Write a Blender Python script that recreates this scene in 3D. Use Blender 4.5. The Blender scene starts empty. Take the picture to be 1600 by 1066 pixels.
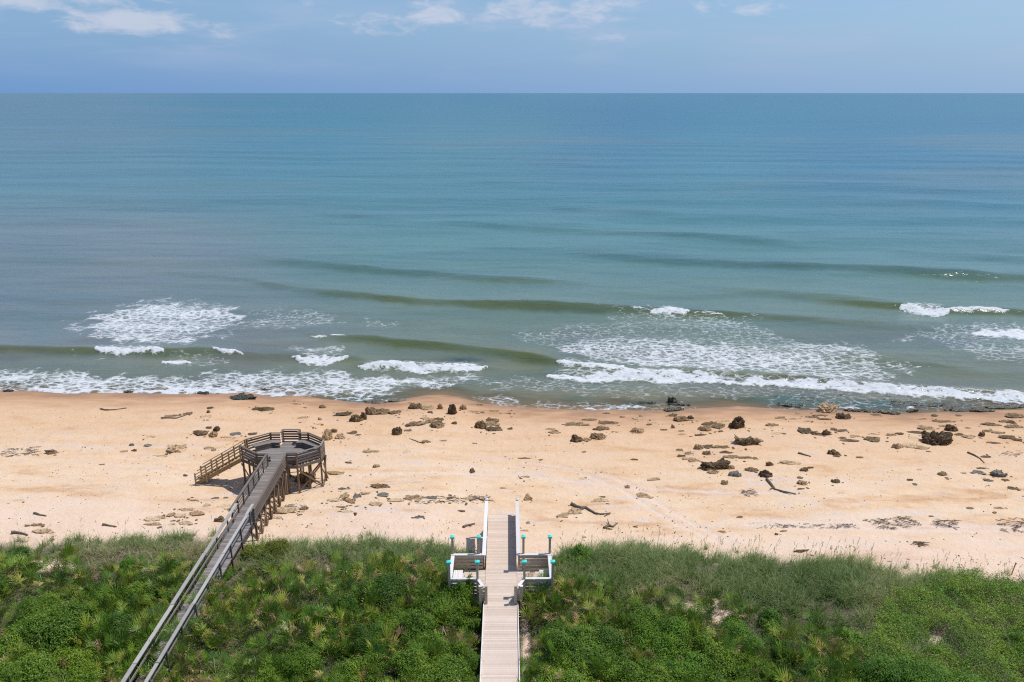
import bpy, math, random
import numpy as np
from mathutils import Vector, noise as mnoise

RNG = np.random.default_rng(7)
random.seed(7)
S = bpy.context.scene
COL = S.collection

# ------------------------------------------------------------------ camera geometry
F, PITCH, CZ = 1244.0, math.atan(388 / 1244.0), 31.0
SP, CP = math.sin(PITCH), math.cos(PITCH)

def P(px, py, z=0.0):
    """where the line of sight of a photo position meets the level z"""
    r = (np.asarray(px, float) - 800) / F
    d = (np.asarray(py, float) - 533) / F
    dy, dz = CP - d * SP, -SP - d * CP
    t = (z - CZ) / dz
    return r * t, dy * t

def chart(x, y, z=0.0):
    zr = z - CZ
    dep = y * CP - zr * SP
    up = y * SP + zr * CP
    return 800 + F * x / dep, 533 - F * up / dep, dep

def sstep(a, b, x):
    t = np.clip((x - a) / (b - a), 0, 1)
    return t * t * (3 - 2 * t)

def line_y(pts, z):
    """polyline in photo positions -> function y(x) on level z"""
    a = np.array(pts, float)
    X, Y = P(a[:, 0], a[:, 1], z)
    o = np.argsort(X)
    X, Y = X[o], Y[o]
    return lambda x: np.interp(x, X, Y)

# lattice value noise, smooth, for numpy arrays
_PERM = np.random.default_rng(3).random((256, 256))
def vnoise(x, y, seed=0):
    x = np.asarray(x, float) + seed * 17.31; y = np.asarray(y, float) + seed * 9.77
    xi, yi = np.floor(x).astype(int), np.floor(y).astype(int)
    fx, fy = x - xi, y - yi
    fx, fy = fx * fx * (3 - 2 * fx), fy * fy * (3 - 2 * fy)
    g = lambda a, b: _PERM[a & 255, b & 255]
    return (g(xi, yi) * (1 - fx) + g(xi + 1, yi) * fx) * (1 - fy) + (g(xi, yi + 1) * (1 - fx) + g(xi + 1, yi + 1) * fx) * fy
def fbm(x, y, seed=0, oct=4):
    v, a, t = 0, .5, 0
    for k in range(oct):
        v = v + a * vnoise(x * 2 ** k, y * 2 ** k, seed + k * 5); t += a; a *= .5
    return v / t

SHORE = line_y([(-600, 600), (0, 610), (60, 612), (100, 615), (200, 614), (270, 616), (340, 616), (385, 613), (425, 620), (470, 619), (500, 623),
    (560, 629), (610, 627), (640, 622), (665, 618), (690, 617), (715, 620), (750, 630), (800, 636), (850, 638), (900, 641), (950, 641), (1000, 642), (1050, 641),
    (1100, 638), (1150, 635), (1200, 638), (1250, 641), (1290, 641), (1340, 642), (1400, 647), (1450, 645), (1500, 643), (1560, 641), (1600, 641), (2300, 650)], 0.0)
VEGEDGE = line_y([(-700, 850), (0, 852), (22, 850), (45, 862), (90, 850), (130, 844), (200, 842), (250, 838), (300, 834), (340, 838), (400, 842), (430, 850), (500, 850), (560, 846),
    (640, 854), (700, 855), (735, 868), (750, 880), (815, 880), (835, 866), (865, 862), (900, 862), (950, 854), (1000, 857), (1060, 860), (1100, 870), (1200, 874), (1260, 880), (1330, 880), (1380, 893),
    (1420, 908), (1470, 898), (1520, 905), (1570, 911), (1600, 915), (2400, 930)], 3.0)

def ground(x, y):
    x = np.asarray(x, float); y = np.asarray(y, float)
    s = SHORE(x) - y
    z = np.where(s < 0, np.maximum(.055 * s, -3.0), 0)
    z = z + np.interp(np.maximum(s, 0), [0, 8, 22, 33, 60, 2000], [0, .95, 2.0, 3.0, 3.3, 3.3])
    dry = sstep(2, 9, s)
    z = z + dry * (.30 * (fbm(x / 9, y / 5, 1) - .5) + .10 * (fbm(x / 2.2, y / 1.6, 2, 3) - .5))
    v = VEGEDGE(x) - y
    veg = sstep(-.6, 3.5, v)
    z = z + veg * (.55 + .9 * (fbm(x / 5.5, y / 5.5, 4) - .5))
    return z

def G(px, py):
    """photo position -> point on the terrain"""
    z = np.full(np.shape(px), 2.5) if np.ndim(px) else 2.5
    for _ in range(14):
        X, Y = P(px, py, z)
        z = ground(X, Y)
    return X, Y, z

# ------------------------------------------------------------------ object helpers
def tag(o, label=None, cat=None, group=None, kind=None):
    if label: o['label'] = label
    if cat: o['category'] = cat
    if group: o['group'] = group
    if kind: o['kind'] = kind
    return o

def link(name, me, mat=None, parent=None, loc=(0, 0, 0), rot=(0, 0, 0)):
    o = bpy.data.objects.new(name, me)
    COL.objects.link(o)
    o.location = loc; o.rotation_euler = rot
    if parent: o.parent = parent
    if mat and me is not None and not me.materials: me.materials.append(mat)
    return o

def empty(name, loc, rz=0, **k):
    o = link(name, None, None, None, loc, (0, 0, rz))
    o.empty_display_size = .3
    return tag(o, **k)

def np_mesh(name, verts, faces, smooth=False, attrs=None):
    """faces: (n,3) or (n,4) int array; attrs {name: (domain, type, array)}"""
    me = bpy.data.meshes.new(name)
    verts = np.asarray(verts, np.float32); faces = np.asarray(faces, np.int32)
    n, k = faces.shape
    me.vertices.add(len(verts)); me.vertices.foreach_set('co', verts.ravel())
    me.loops.add(n * k); me.loops.foreach_set('vertex_index', faces.ravel())
    me.polygons.add(n)
    me.polygons.foreach_set('loop_start', np.arange(0, n * k, k, dtype=np.int32))
    me.polygons.foreach_set('loop_total', np.full(n, k, np.int32))
    me.polygons.foreach_set('use_smooth', np.full(n, smooth, bool))
    for an, (dom, typ, arr) in (attrs or {}).items():
        at = me.attributes.new(an, typ, dom)
        at.data.foreach_set('color' if typ == 'FLOAT_COLOR' else 'value', np.asarray(arr, np.float32).ravel())
    me.update(calc_edges=True)
    return me

class MB:
    """collects beams and boxes into one mesh with a random tint per piece"""
    def __init__(s): s.v, s.f, s.t = [], [], []
    def hexa(s, pts, tint=None):
        b = len(s.v); s.v += [tuple(p) for p in pts]
        fs = [(0, 3, 2, 1), (4, 5, 6, 7), (0, 1, 5, 4), (1, 2, 6, 5), (2, 3, 7, 6), (3, 0, 4, 7)]
        s.f += [tuple(b + i for i in f) for f in fs]
        s.t += [random.random() if tint is None else tint] * 6
    def box(s, x0, x1, y0, y1, z0, z1, tint=None):
        s.hexa([(x0, y0, z0), (x1, y0, z0), (x1, y1, z0), (x0, y1, z0), (x0, y0, z1), (x1, y0, z1), (x1, y1, z1), (x0, y1, z1)], tint)
        return s
    def beam(s, p, q, w, h, up=(0, 0, 1), tint=None):
        p, q = Vector(p), Vector(q)
        d = (q - p).normalized(); u = Vector(up)
        a = d.cross(u)
        if a.length < 1e-3: a = d.cross(Vector((0, 1, 0)))
        a.normalize(); b = a.cross(d).normalized()
        a *= w / 2; b *= h / 2
        s.hexa([p - a - b, p + a - b, q + a - b, q - a - b, p - a + b, p + a + b, q + a + b, q - a + b], tint)
        return s
    def prism(s, poly, z0, z1, tint=None):
        b = len(s.v); n = len(poly)
        s.v += [(x, y, z0) for x, y in poly] + [(x, y, z1) for x, y in poly]
        t = random.random() if tint is None else tint
        s.f.append(tuple(b + i for i in reversed(range(n)))); s.f.append(tuple(b + n + i for i in range(n)))
        for i in range(n):
            j = (i + 1) % n
            s.f.append((b + i, b + j, b + n + j, b + n + i))
        s.t += [t] * (n + 2)
        return s
    def mesh(s, name):
        me = bpy.data.meshes.new(name)
        me.from_pydata(s.v, [], s.f)
        at = me.attributes.new('tint', 'FLOAT', 'FACE')
        at.data.foreach_set('value', np.array(s.t, np.float32))
        me.update()
        return me
    def build(s, name, mat, parent=None, loc=(0, 0, 0), rot=(0, 0, 0)):
        return link(name, s.mesh(name), mat, parent, loc, rot)

# ------------------------------------------------------------------ material helpers
def mat(name):
    m = bpy.data.materials.new(name); m.use_nodes = True
    nt = m.node_tree; nt.nodes.clear()
    return m, nt
def N(nt, t, **kw):
    n = nt.nodes.new(t)
    for k, v in kw.items():
        if k in n.inputs: n.inputs[k].default_value = v
        else: setattr(n, k, v)
    return n
def L(nt, a, b): nt.links.new(a, b)
def ramp(nt, fac, stops, interp='LINEAR'):
    r = nt.nodes.new('ShaderNodeValToRGB'); e = r.color_ramp; e.interpolation = interp
    while len(e.elements) < len(stops): e.elements.new(.5)
    for el, (p, c) in zip(e.elements, stops):
        el.position = p; el.color = (*c, 1) if len(c) == 3 else c
    L(nt, fac, r.inputs[0]); return r.outputs[0]
def mathn(nt, op, a, b=None, c=None, clamp=False):
    n = nt.nodes.new('ShaderNodeMath'); n.operation = op; n.use_clamp = clamp
    for i, v in enumerate((a, b, c)):
        if v is None: continue
        if isinstance(v, (int, float)): n.inputs[i].default_value = v
        else: L(nt, v, n.inputs[i])
    return n.outputs[0]
def mixc(nt, f, a, b, typ='MIX'):
    n = nt.nodes.new('ShaderNodeMix'); n.data_type = 'RGBA'; n.blend_type = typ
    for i, v in ((0, f), (6, a), (7, b)):
        if isinstance(v, (int, float)): n.inputs[i].default_value = v
        elif isinstance(v, tuple): n.inputs[i].default_value = (*v, 1) if len(v) == 3 else v
        else: L(nt, v, n.inputs[i])
    return n.outputs[2]
def mapr(nt, v, a, b, c=0., d=1., smooth=False):
    n = nt.nodes.new('ShaderNodeMapRange')
    if smooth: n.interpolation_type = 'SMOOTHSTEP'
    for i, k in enumerate((v, a, b, c, d)):
        if isinstance(k, (int, float)): n.inputs[i].default_value = k
        else: L(nt, k, n.inputs[i])
    return n.outputs[0]
def attr(nt, name):
    n = nt.nodes.new('ShaderNodeAttribute'); n.attribute_name = name; return n
def coords(nt, scale=(1, 1, 1), kind='Object'):
    t = nt.nodes.new('ShaderNodeTexCoord'); m = nt.nodes.new('ShaderNodeMapping')
    m.inputs['Scale'].default_value = scale
    L(nt, t.outputs[kind], m.inputs[0]); return m.outputs[0]
def tex(nt, co, scale, detail=4, rough=.55, dist=0.):
    n = N(nt, 'ShaderNodeTexNoise', Scale=scale, Detail=detail, Roughness=rough, Distortion=dist)
    L(nt, co, n.inputs['Vector']); return n.outputs[0]
def bump(nt, h, strength, dist):
    b = N(nt, 'ShaderNodeBump', Strength=strength, Distance=dist); L(nt, h, b.inputs['Height']); return b.outputs[0]
def principled(nt, base=None, rough=.6, normal=None, spec=.5):
    p = nt.nodes.new('ShaderNodeBsdfPrincipled')
    p.inputs['Specular IOR Level'].default_value = spec
    if base is not None:
        if isinstance(base, tuple): p.inputs['Base Color'].default_value = (*base, 1)
        else: L(nt, base, p.inputs['Base Color'])
    if isinstance(rough, (int, float)): p.inputs['Roughness'].default_value = rough
    else: L(nt, rough, p.inputs['Roughness'])
    if normal is not None: L(nt, normal, p.inputs['Normal'])
    return p
def out(nt, sh):
    o = nt.nodes.new('ShaderNodeOutputMaterial'); L(nt, sh, o.inputs[0])

def wood_mat(name, dark, mid, light, grain=(2, 14, 14), rough=.75):
    m, nt = mat(name)
    co = coords(nt, grain)
    g = tex(nt, co, 1.6, 5, .65, .4)
    big = tex(nt, coords(nt), .7, 3)
    t = attr(nt, 'tint').outputs['Fac']
    f = mathn(nt, 'ADD', mathn(nt, 'MULTIPLY', g, .5), mathn(nt, 'ADD', mathn(nt, 'MULTIPLY', t, .35), mathn(nt, 'MULTIPLY', big, .3)))
    c = ramp(nt, f, [(.25, dark), (.55, mid), (.85, light)])
    out(nt, principled(nt, c, rough, bump(nt, g, .35, .01), .3).outputs[0])
    return m

M = {}
M['grey_wood'] = wood_mat('weathered grey timber', (.13, .115, .105), (.215, .19, .175), (.32, .29, .27))
M['silver_wood'] = wood_mat('sun bleached silver timber', (.25, .235, .215), (.36, .34, .315), (.46, .44, .41))
M['dark_wood'] = wood_mat('dark stained timber', (.075, .056, .043), (.14, .109, .087), (.225, .182, .15))
M['brown_wood'] = wood_mat('brown treated timber', (.10, .062, .035), (.185, .118, .068), (.30, .205, .125))
M['gold_wood'] = wood_mat('newer golden timber', (.22, .14, .065), (.37, .24, .115), (.52, .36, .19))
M['tan_post'] = wood_mat('tan post', (.36, .285, .20), (.48, .40, .295), (.57, .485, .37))
M['slat_wood'] = wood_mat('brown composite slat', (.34, .265, .19), (.47, .38, .285), (.57, .475, .37))
M['deck'] = wood_mat('pale composite decking', (.51, .40, .32), (.61, .49, .40), (.69, .575, .475), (10, 1.5, 10), .8)
M['white'] = wood_mat('white painted trim', (.55, .53, .505), (.70, .68, .655), (.78, .76, .74), rough=.5)
M['teal'] = wood_mat('turquoise painted cap', (.06, .62, .53), (.08, .70, .60), (.11, .76, .66), rough=.5)
M['orange'] = wood_mat('orange painted stake', (.55, .22, .03), (.62, .27, .04), (.70, .33, .06))

# ------------------------------------------------------------------ terrain
def axis(fine0, fine1, step, lo, hi, g=1.18):
    a = list(np.arange(fine0, fine1 + 1e-6, step)); d = step
    x = a[-1]
    while x < hi: d *= g; x += d; a.append(x)
    d = step; x = a[0]
    while x > lo: d *= g; x -= d; a.insert(0, x)
    return np.array(a)
def grid_faces(ny, nx):
    i = np.arange(ny - 1)[:, None] * nx + np.arange(nx - 1)[None, :]
    return np.stack([i, i + 1, i + nx + 1, i + nx], -1).reshape(-1, 4)

gx = axis(-62, 62, .2, -3000, 3000); gy = axis(28, 84, .2, -1500, 160)
GX, GY = np.meshgrid(gx, gy)
GZ = ground(GX, GY)
sh = SHORE(GX) - GY
vg = VEGEDGE(GX) - GY
near = (np.abs(GX) < 64) & (sh > 3) & (vg < 1)
foot = (fbm(GX / .6, GY / .5, 11, 3) - .5) * .11 * near * sstep(.35, .6, fbm(GX / 7, GY / 4, 13, 3))
GZ = GZ + foot
# vehicle and foot tracks pressed into the dry sand
track = np.zeros_like(GX)
for pts, wid in (([(560, 742), (700, 738), (800, 742), (900, 752), (1000, 762), (1100, 768), (1250, 770)], .16), ([(800, 728), (900, 737), (960, 757), (1010, 790), (1060, 820), (1130, 850)], .13),
                 ([(820, 722), (925, 735), (985, 757), (1035, 790), (1085, 820), (1150, 850)], .13), ([(0, 706), (80, 700), (200, 696), (320, 700)], .2), ([(1180, 812), (1300, 816), (1430, 820), (1600, 822)], .2),
                 ([(1170, 820), (1300, 824), (1430, 828), (1600, 830)], .2)):
    w = np.array(pts, float); X, Y, Z = G(w[:, 0], w[:, 1])
    px = []
    for i in range(len(X) - 1):
        a = np.array([X[i], Y[i]]); b = np.array([X[i + 1], Y[i + 1]]); d = b - a
        t = np.clip(((GX - a[0]) * d[0] + (GY - a[1]) * d[1]) / (d @ d), 0, 1)
        px.append(np.hypot(GX - a[0] - t * d[0], GY - a[1] - t * d[1]))
    dd = np.min(px, 0) + .25 * (fbm(GX / 1.3, GY / 1.3, 31, 3) - .5)
    track = np.maximum(track, 1 - sstep(wid * .5, wid * 2.2, dd))
GZ = GZ - .06 * track
BARE = [(82, 884, 36, 10), (1116, 944, 9, 10), (1128, 964, 15, 12), (1076, 949, 12, 7), (1462, 1000, 14, 8), (868, 868, 10, 9), (60, 887, 26, 8), (820, 960, 5, 40), (823, 1020, 6, 40), (1098, 952, 9, 6)]
def bare(px, py, k=1.):
    o = np.zeros(np.shape(px), bool)
    for cx, cy, rx, ry in BARE: o |= ((px - cx) / rx) ** 2 + ((py - cy) / ry) ** 2 < k
    return o
bpx, bpy_, _ = chart(GX, np.maximum(GY, 20), GZ)
bmask = np.zeros_like(GX)
for cx, cy, rx, ry in BARE: bmask = np.maximum(bmask, 1 - sstep(.5, 1.5, ((bpx - cx) / rx) ** 2 + ((bpy_ - cy) / ry) ** 2 + 1.2 * (fbm(GX / .7, GY / .7, 15, 3) - .5)))
terr = np_mesh('sand', np.stack([GX, GY, GZ], -1).reshape(-1, 3), grid_faces(len(gy), len(gx)), True,
    {'shore': ('POINT', 'FLOAT', np.clip(sh, -20, 60)), 'veg': ('POINT', 'FLOAT', sstep(-.3, 1.6, vg + 1.6 * (fbm(GX / 1.5, GY / 1.5, 12, 3) - .5)) * (1 - .95 * bmask)), 'track': ('POINT', 'FLOAT', track)})
def sand_mat():
    m, nt = mat('beach sand')
    s = attr(nt, 'shore').outputs['Fac']; v = attr(nt, 'veg').outputs['Fac']; tk = attr(nt, 'track').outputs['Fac']
    cs = coords(nt, (.10, .34, 1))
    big = tex(nt, cs, 1.0, 5, .6, .8)
    mid = tex(nt, coords(nt, (.45, 1.0, 1)), 1., 6, .62, .3)
    fine = tex(nt, coords(nt), 9, 4, .7)
    f = mathn(nt, 'ADD', mathn(nt, 'MULTIPLY', big, .62), mathn(nt, 'MULTIPLY', mid, .38))
    dry = ramp(nt, f, [(.36, (.58, .345, .185)), (.44, (.71, .49, .30)), (.54, (.75, .555, .375)), (.66, (.74, .585, .455))])
    # shelly, greyer drift lines
    pale = mapr(nt, tex(nt, coords(nt, (.16, .62, 1)), 1.3, 5, .65, 1.2), .53, .66, 0, .75, True)
    dry = mixc(nt, pale, dry, (.66, .545, .475))
    dry = mixc(nt, mapr(nt, fine, .3, .7, .0, .10), dry, (.42, .29, .18))
    dry = mixc(nt, mathn(nt, 'MULTIPLY', tk, .7), dry, (.70, .57, .49))
    wn = mathn(nt, 'ADD', s, mathn(nt, 'MULTIPLY', mathn(nt, 'SUBTRACT', tex(nt, coords(nt, (.22, .5, 1)), 1., 4), .5), 7.))
    damp = mapr(nt, wn, 6, 25, .6, 0, True)
    dry = mixc(nt, damp, dry, (.62, .385, .215))
    dry = mixc(nt, mapr(nt, wn, 24, 33, 0, .55, True), dry, (.75, .575, .465))
    speck = mapr(nt, tex(nt, coords(nt, (.8, 1.3, 1)), 5.5, 3, .7), .70, .74, 0, .5)
    dry = mixc(nt, speck, dry, (.25, .17, .11))
    wet = ramp(nt, mid, [(.35, (.40, .225, .12)), (.65, (.50, .30, .175))])
    wet = mixc(nt, mapr(nt, wn, -1, 3.2, .6, 0, True), wet, (.235, .135, .075))
    wetf = mapr(nt, wn, 1.2, 8.5, 1, 0, True)
    c = mixc(nt, wetf, dry, wet)
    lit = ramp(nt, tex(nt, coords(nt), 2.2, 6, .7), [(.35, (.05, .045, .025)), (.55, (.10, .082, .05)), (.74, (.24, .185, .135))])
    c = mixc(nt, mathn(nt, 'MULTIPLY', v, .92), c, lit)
    h = mathn(nt, 'ADD', mathn(nt, 'MULTIPLY', tex(nt, coords(nt, (1.3, 1.9, 1)), 1.7, 6, .68), 1.), mathn(nt, 'MULTIPLY', fine, .12))
    nb = N(nt, 'ShaderNodeBump', Distance=.20)
    L(nt, h, nb.inputs['Height']); L(nt, mapr(nt, wetf, 0, 1, .75, .12), nb.inputs['Strength'])
    rough = mapr(nt, mapr(nt, wn, -1, 2.5, 1, 0, True), 0, 1, .92, .38)
    out(nt, principled(nt, c, rough, nb.outputs[0], .35).outputs[0])
    return m
tag(link('ground', terr, sand_mat()), kind='structure')

# ------------------------------------------------------------------ sea
def sea_rows():
    inv = np.linspace(1 / 70., 1 / 900., 1000)
    a = 1 / inv
    return np.concatenate([a, np.geomspace(930, 60000, 60)])
sy = sea_rows()
uu = np.concatenate([-np.geomspace(.78, 6, 24)[::-1], np.linspace(-.77, .77, 1000), np.geomspace(.78, 6, 24)])
SX = uu[None, :] * (sy[:, None] + 8); SY = np.repeat(sy[:, None], len(uu), 1)
PX, PY, _ = chart(SX, SY)
off = SY - SHORE(SX)                     # metres offshore

def along(x, xs, vs): return np.interp(x, xs, vs, left=0, right=0)
SZ = np.zeros_like(SX)
face_dark = np.zeros_like(SX)                 # darker wave fronts: sandy water, plus weaker sky reflection put into the colour
foam = np.zeros_like(SX)
WAVES = [  # crest line in the photo, crest height along it, front length, back length
    ([(230, 418), (300, 427), (400, 437), (450, 448), (520, 457), (600, 466), (660, 471), (720, 475), (800, 478), (870, 480), (960, 482), (1010, 485), (1100, 489), (1200, 494), (1280, 500), (1360, 506), (1460, 512)],
     [0, .12, .2, .3, .42, .55, .62, .68, .75, .78, .8, .8, .7, .5, .35, .2, 0], 3.0, 7),
    ([(1220, 462), (1290, 470), (1340, 474), (1400, 478), (1480, 484), (1570, 487), (1620, 490), (1800, 498)], [0, .3, .55, .75, .8, .7, .6, .3], 2.6, 7),
    ([(330, 398), (400, 401), (480, 410), (560, 418), (640, 423), (700, 428), (780, 434), (850, 438), (930, 441)], [0, .15, .35, .5, .6, .65, .55, .35, 0], 4.2, 9),
    ([(880, 396), (960, 400), (1050, 406), (1150, 410), (1250, 416), (1350, 421), (1450, 428), (1600, 436), (1800, 446)], [0, .3, .5, .65, .7, .75, .75, .7, .5], 4.8, 10),
    ([(680, 346), (740, 350), (800, 354), (900, 358), (1000, 363), (1100, 369), (1170, 374), (1260, 381)], [0, .3, .4, .35, .5, .6, .5, 0], 7, 14),
    ([(480, 332), (560, 338), (660, 345)], [0, .35, 0], 7, 14),
    ([(850, 322), (900, 325), (1000, 331), (1090, 336)], [0, .4, .4, 0], 8, 16),
    ([(1050, 445), (1150, 452), (1250, 460), (1340, 468), (1420, 476)], [0, .2, .3, .25, 0], 4, 8),
    ([(1350, 388), (1450, 392), (1600, 402), (1750, 410)], [0, .3, .35, .2], 7, 14),
    ([(-300, 544), (-100, 543), (0, 546), (60, 548), (110, 549), (160, 549), (260, 549), (330, 549), (400, 554), (470, 556), (550, 560), (600, 566)], [.3, .45, .5, .55, .5, .5, .5, .45, .5, .5, .3, 0], 1.9, 4),
    ([(470, 522), (520, 526), (560, 530), (640, 536), (720, 544), (780, 552), (840, 562), (875, 569), (980, 576)], [0, .35, .5, .6, .62, .62, .6, .5, 0], 2.2, 4.5),
    ([(540, 568), (600, 572), (680, 573), (760, 573), (800, 576)], [0, .35, .35, .3, 0], 1.2, 2.5),
    ([(820, 585), (880, 584), (970, 583), (1050, 584), (1140, 588), (1250, 595), (1350, 602), (1450, 610), (1600, 618), (1800, 625)], [0, .3, .4, .45, .45, .45, .4, .4, .4, .3], 1.1, 3),
    ([(1330, 562), (1400, 567), (1460, 571), (1540, 578)], [0, .3, .3, 0], 2.2, 5),
]
wob = (fbm(SX / 6, SY / 40, 21, 3) - .5)
for pts, amp, fr, bk in WAVES:
    a = np.array(pts, float); X, Y = P(a[:, 0], a[:, 1], 0.)
    yc = np.interp(SX, X, Y) + wob * 1.6
    A = along(SX, X, amp) * (.85 + .5 * (vnoise(SX / 7, SY / 30, 5) - .5))
    s = yc - SY
    prof = np.where(s > 0, np.exp(-(s / fr * 1.25) ** 2), np.exp(-(s / bk * 1.3) ** 2))
    trough = -.28 * np.exp(-((s - fr * 1.7) / (fr * 1.1)) ** 2)
    SZ += A * (prof + trough)
    rg_ = 1.2 * (fbm(SX / 1.6, SY / 3, 22, 3) - .5)
    face = sstep(-.5, .35, s + rg_ * .4) * (1 - sstep(fr * .5, fr * 1.35, s + rg_))
    face_dark = np.maximum(face_dark, A * face)
SZ += .40 * (.3 + fbm(SX / 120, SY / 90, 55, 2)) * np.sin(2 * np.pi * ((SY + .06 * SX) / 38 + 1.6 * fbm(SX / 110, SY / 120, 56, 3))) * sstep(20, 70, off) * (1 - np.clip((SY * SY / (CZ * F * .64)) * 2.2 / 38, 0, 1))
# open-water swell: long crests running with the beach, fading with distance
for k, (lam, amp, tilt, wl) in enumerate(((17, .10, .07, 60), (11, .07, -.05, 40), (6.5, .05, .10, 22), (3.6, .028, -.12, 12), (2.1, .016, .2, 7))):
    ph = 2 * np.pi * ((SY + tilt * SX) / lam + 1.7 * fbm(SX / wl, SY / (lam * 3.2), 40 + k, 3))
    env = .35 + 1.1 * fbm(SX / (wl * .8), SY / (lam * 2.5), 60 + k, 2)
    lim = np.clip((SY * SY / (CZ * F * .64)) * 2.2 / lam, 0, 1)         # finest swell only where the mesh can carry it
    SZ += amp * env * np.sin(ph) * sstep(1.5, 12, off) * (1 - lim)
SZ *= sstep(-.3, 6., off) * .92 + .08
SZ += .012 * (fbm(SX / .5, SY / .35, 71, 2) - .5) * (SY < 200)

def seg_d(px, py, pts):
    d = np.full(px.shape, 1e9)
    for (ax, ay), (bx, by) in zip(pts[:-1], pts[1:]):
        dx, dy = bx - ax, by - ay
        t = np.clip(((px - ax) * dx + (py - ay) * dy) / (dx * dx + dy * dy), 0, 1)
        d = np.minimum(d, np.hypot(px - ax - t * dx, (py - ay - t * dy)))
    return d
def poly_sd(px, py, poly, ysc=1.):
    pts = [(x, y * ysc) for x, y in poly]; qy = py * ysc
    d = seg_d(px, qy, pts + pts[:1])
    ins = np.zeros(px.shape, bool)
    for (ax, ay), (bx, by) in zip(pts, pts[1:] + pts[:1]):
        c = (ay > qy) != (by > qy)
        ins ^= c & (px < (bx - ax) * (qy - ay) / (by - ay + 1e-9) + ax)
    return np.where(ins, d, -d)

rows = np.where((PY[:, 500] > 440))[0]; r1 = rows.max() + 1
qx, qy = PX[:r1], PY[:r1]
X0, Y0 = SX[:r1], SY[:r1]
jit = (fbm(X0 / 2.2, Y0 / 2.2, 81, 4) - .5)
jx, jy = qx + jit * 110, qy + (fbm(X0 / 1.6, Y0 / 2.4, 84, 4) - .5) * 22
FO = np.zeros_like(qx); pv = fbm(X0 / 6, Y0 / 3.5, 310, 4)
PATCH = [  # outline in the photo, foam density, soft edge
    ([(112, 510), (150, 491), (200, 474), (260, 467), (320, 471), (370, 486), (392, 511), (340, 530), (260, 545), (170, 541), (140, 529)], .56, 24),
    ([(375, 490), (430, 480), (490, 478), (545, 488), (540, 512), (470, 516), (390, 514)], .30, 16),
    ([(575, 504), (590, 497), (615, 500), (612, 512), (585, 514)], .32, 8),
    ([(790, 535), (850, 512), (960, 494), (1100, 491), (1200, 505), (1230, 528), (1300, 545), (1100, 560), (900, 555)], .31, 18),
    ([(840, 545), (890, 530), (960, 521), (1060, 531), (1200, 536), (1290, 531), (1340, 541), (1400, 566), (1420, 590), (1380, 600), (1200, 592), (1080, 580), (980, 575), (900, 562)], .52, 20),
    ([(1400, 525), (1455, 508), (1600, 500), (1900, 505), (1900, 570), (1600, 566), (1530, 560), (1470, 543)], .34, 18),
    ([(-400, 575), (0, 579), (60, 573), (110, 577), (180, 588), (300, 584), (400, 577), (500, 573), (560, 583), (650, 588), (760, 584), (780, 597), (660, 608), (560, 622), (420, 620), (300, 618), (100, 617), (0, 612), (-400, 606)], .53, 16),
    ([(-400, 594), (0, 600), (100, 604), (250, 606), (400, 600), (480, 604), (440, 622), (300, 620), (100, 619), (0, 613), (-400, 606)], .80, 12),
    ([(740, 590), (800, 585), (900, 592), (1200, 600), (1210, 622), (1000, 624), (880, 618), (760, 612)], .27, 14),
    ([(700, 612), (745, 618), (800, 624), (870, 630), (1050, 630), (1120, 632), (1100, 648), (900, 648), (800, 644), (740, 632)], .34, 10),
    ([(1180, 600), (1400, 606), (1600, 615), (1600, 640), (1400, 646), (1250, 640), (1180, 640)], .26, 12),
    ([(460, 540), (540, 540), (550, 556), (455, 556)], .36, 10),
    ([(270, 553), (360, 553), (360, 570), (280, 572)], .28, 8),
    ([(80, 550), (170, 556), (175, 568), (85, 562)], .20, 8),
    ([(940, 480), (1010, 484), (1140, 490), (1190, 500), (1010, 500), (950, 494)], .30, 8),
    ([(1240, 560), (1330, 565), (1420, 595), (1300, 600)], .45, 16),
]
for poly, den, soft in PATCH:
    d = poly_sd(jx, jy, poly, 2.2)
    FO = np.maximum(FO, den * sstep(-soft * .6, soft * 1.1, d) * (.62 + .78 * pv))
ROLL = [([(150, 549), (200, 552), (258, 550)], 4.4, .95), ([(252, 564), (298, 564)], 3.6, 1), ([(333, 550), (380, 556)], 3, .9), ([(457, 561), (500, 564), (545, 560)], 5, .92), ([(489, 527), (512, 528)], 2.4, .9),
    ([(516, 526), (540, 528)], 1.6, .8), ([(562, 573), (650, 576), (762, 575)], 5, .95), ([(870, 569), (920, 574), (975, 578)], 4.6, .92), ([(1015, 489), (1045, 490), (1076, 491)], 4.2, 1),
    ([(1405, 482), (1440, 486), (1482, 488)], 5, 1), ([(1482, 486), (1575, 489)], 2.6, .85), ([(1520, 518), (1640, 525), (1800, 530)], 5.5, .95),
    ([(855, 588), (920, 590), (1000, 588), (1080, 592), (1200, 599), (1300, 604), (1400, 612), (1500, 618), (1600, 624), (1900, 632)], 5.6, .88), ([(970, 582), (1040, 588), (1130, 594)], 5, .8),
    ([(985, 484), (1014, 487)], 1.6, .6), ([(1085, 491), (1130, 494)], 1.6, .55), ([(1430, 574), (1436, 574)], 1.4, .8), ([(1449, 574), (1453, 574)], 1.2, .8)]
roll = np.zeros_like(FO); rag = fbm(X0 / .9, Y0 / 1.6, 88, 4) - .5 + .8 * (fbm(X0 / 4, Y0 / 9, 89, 2) - .5)
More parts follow.
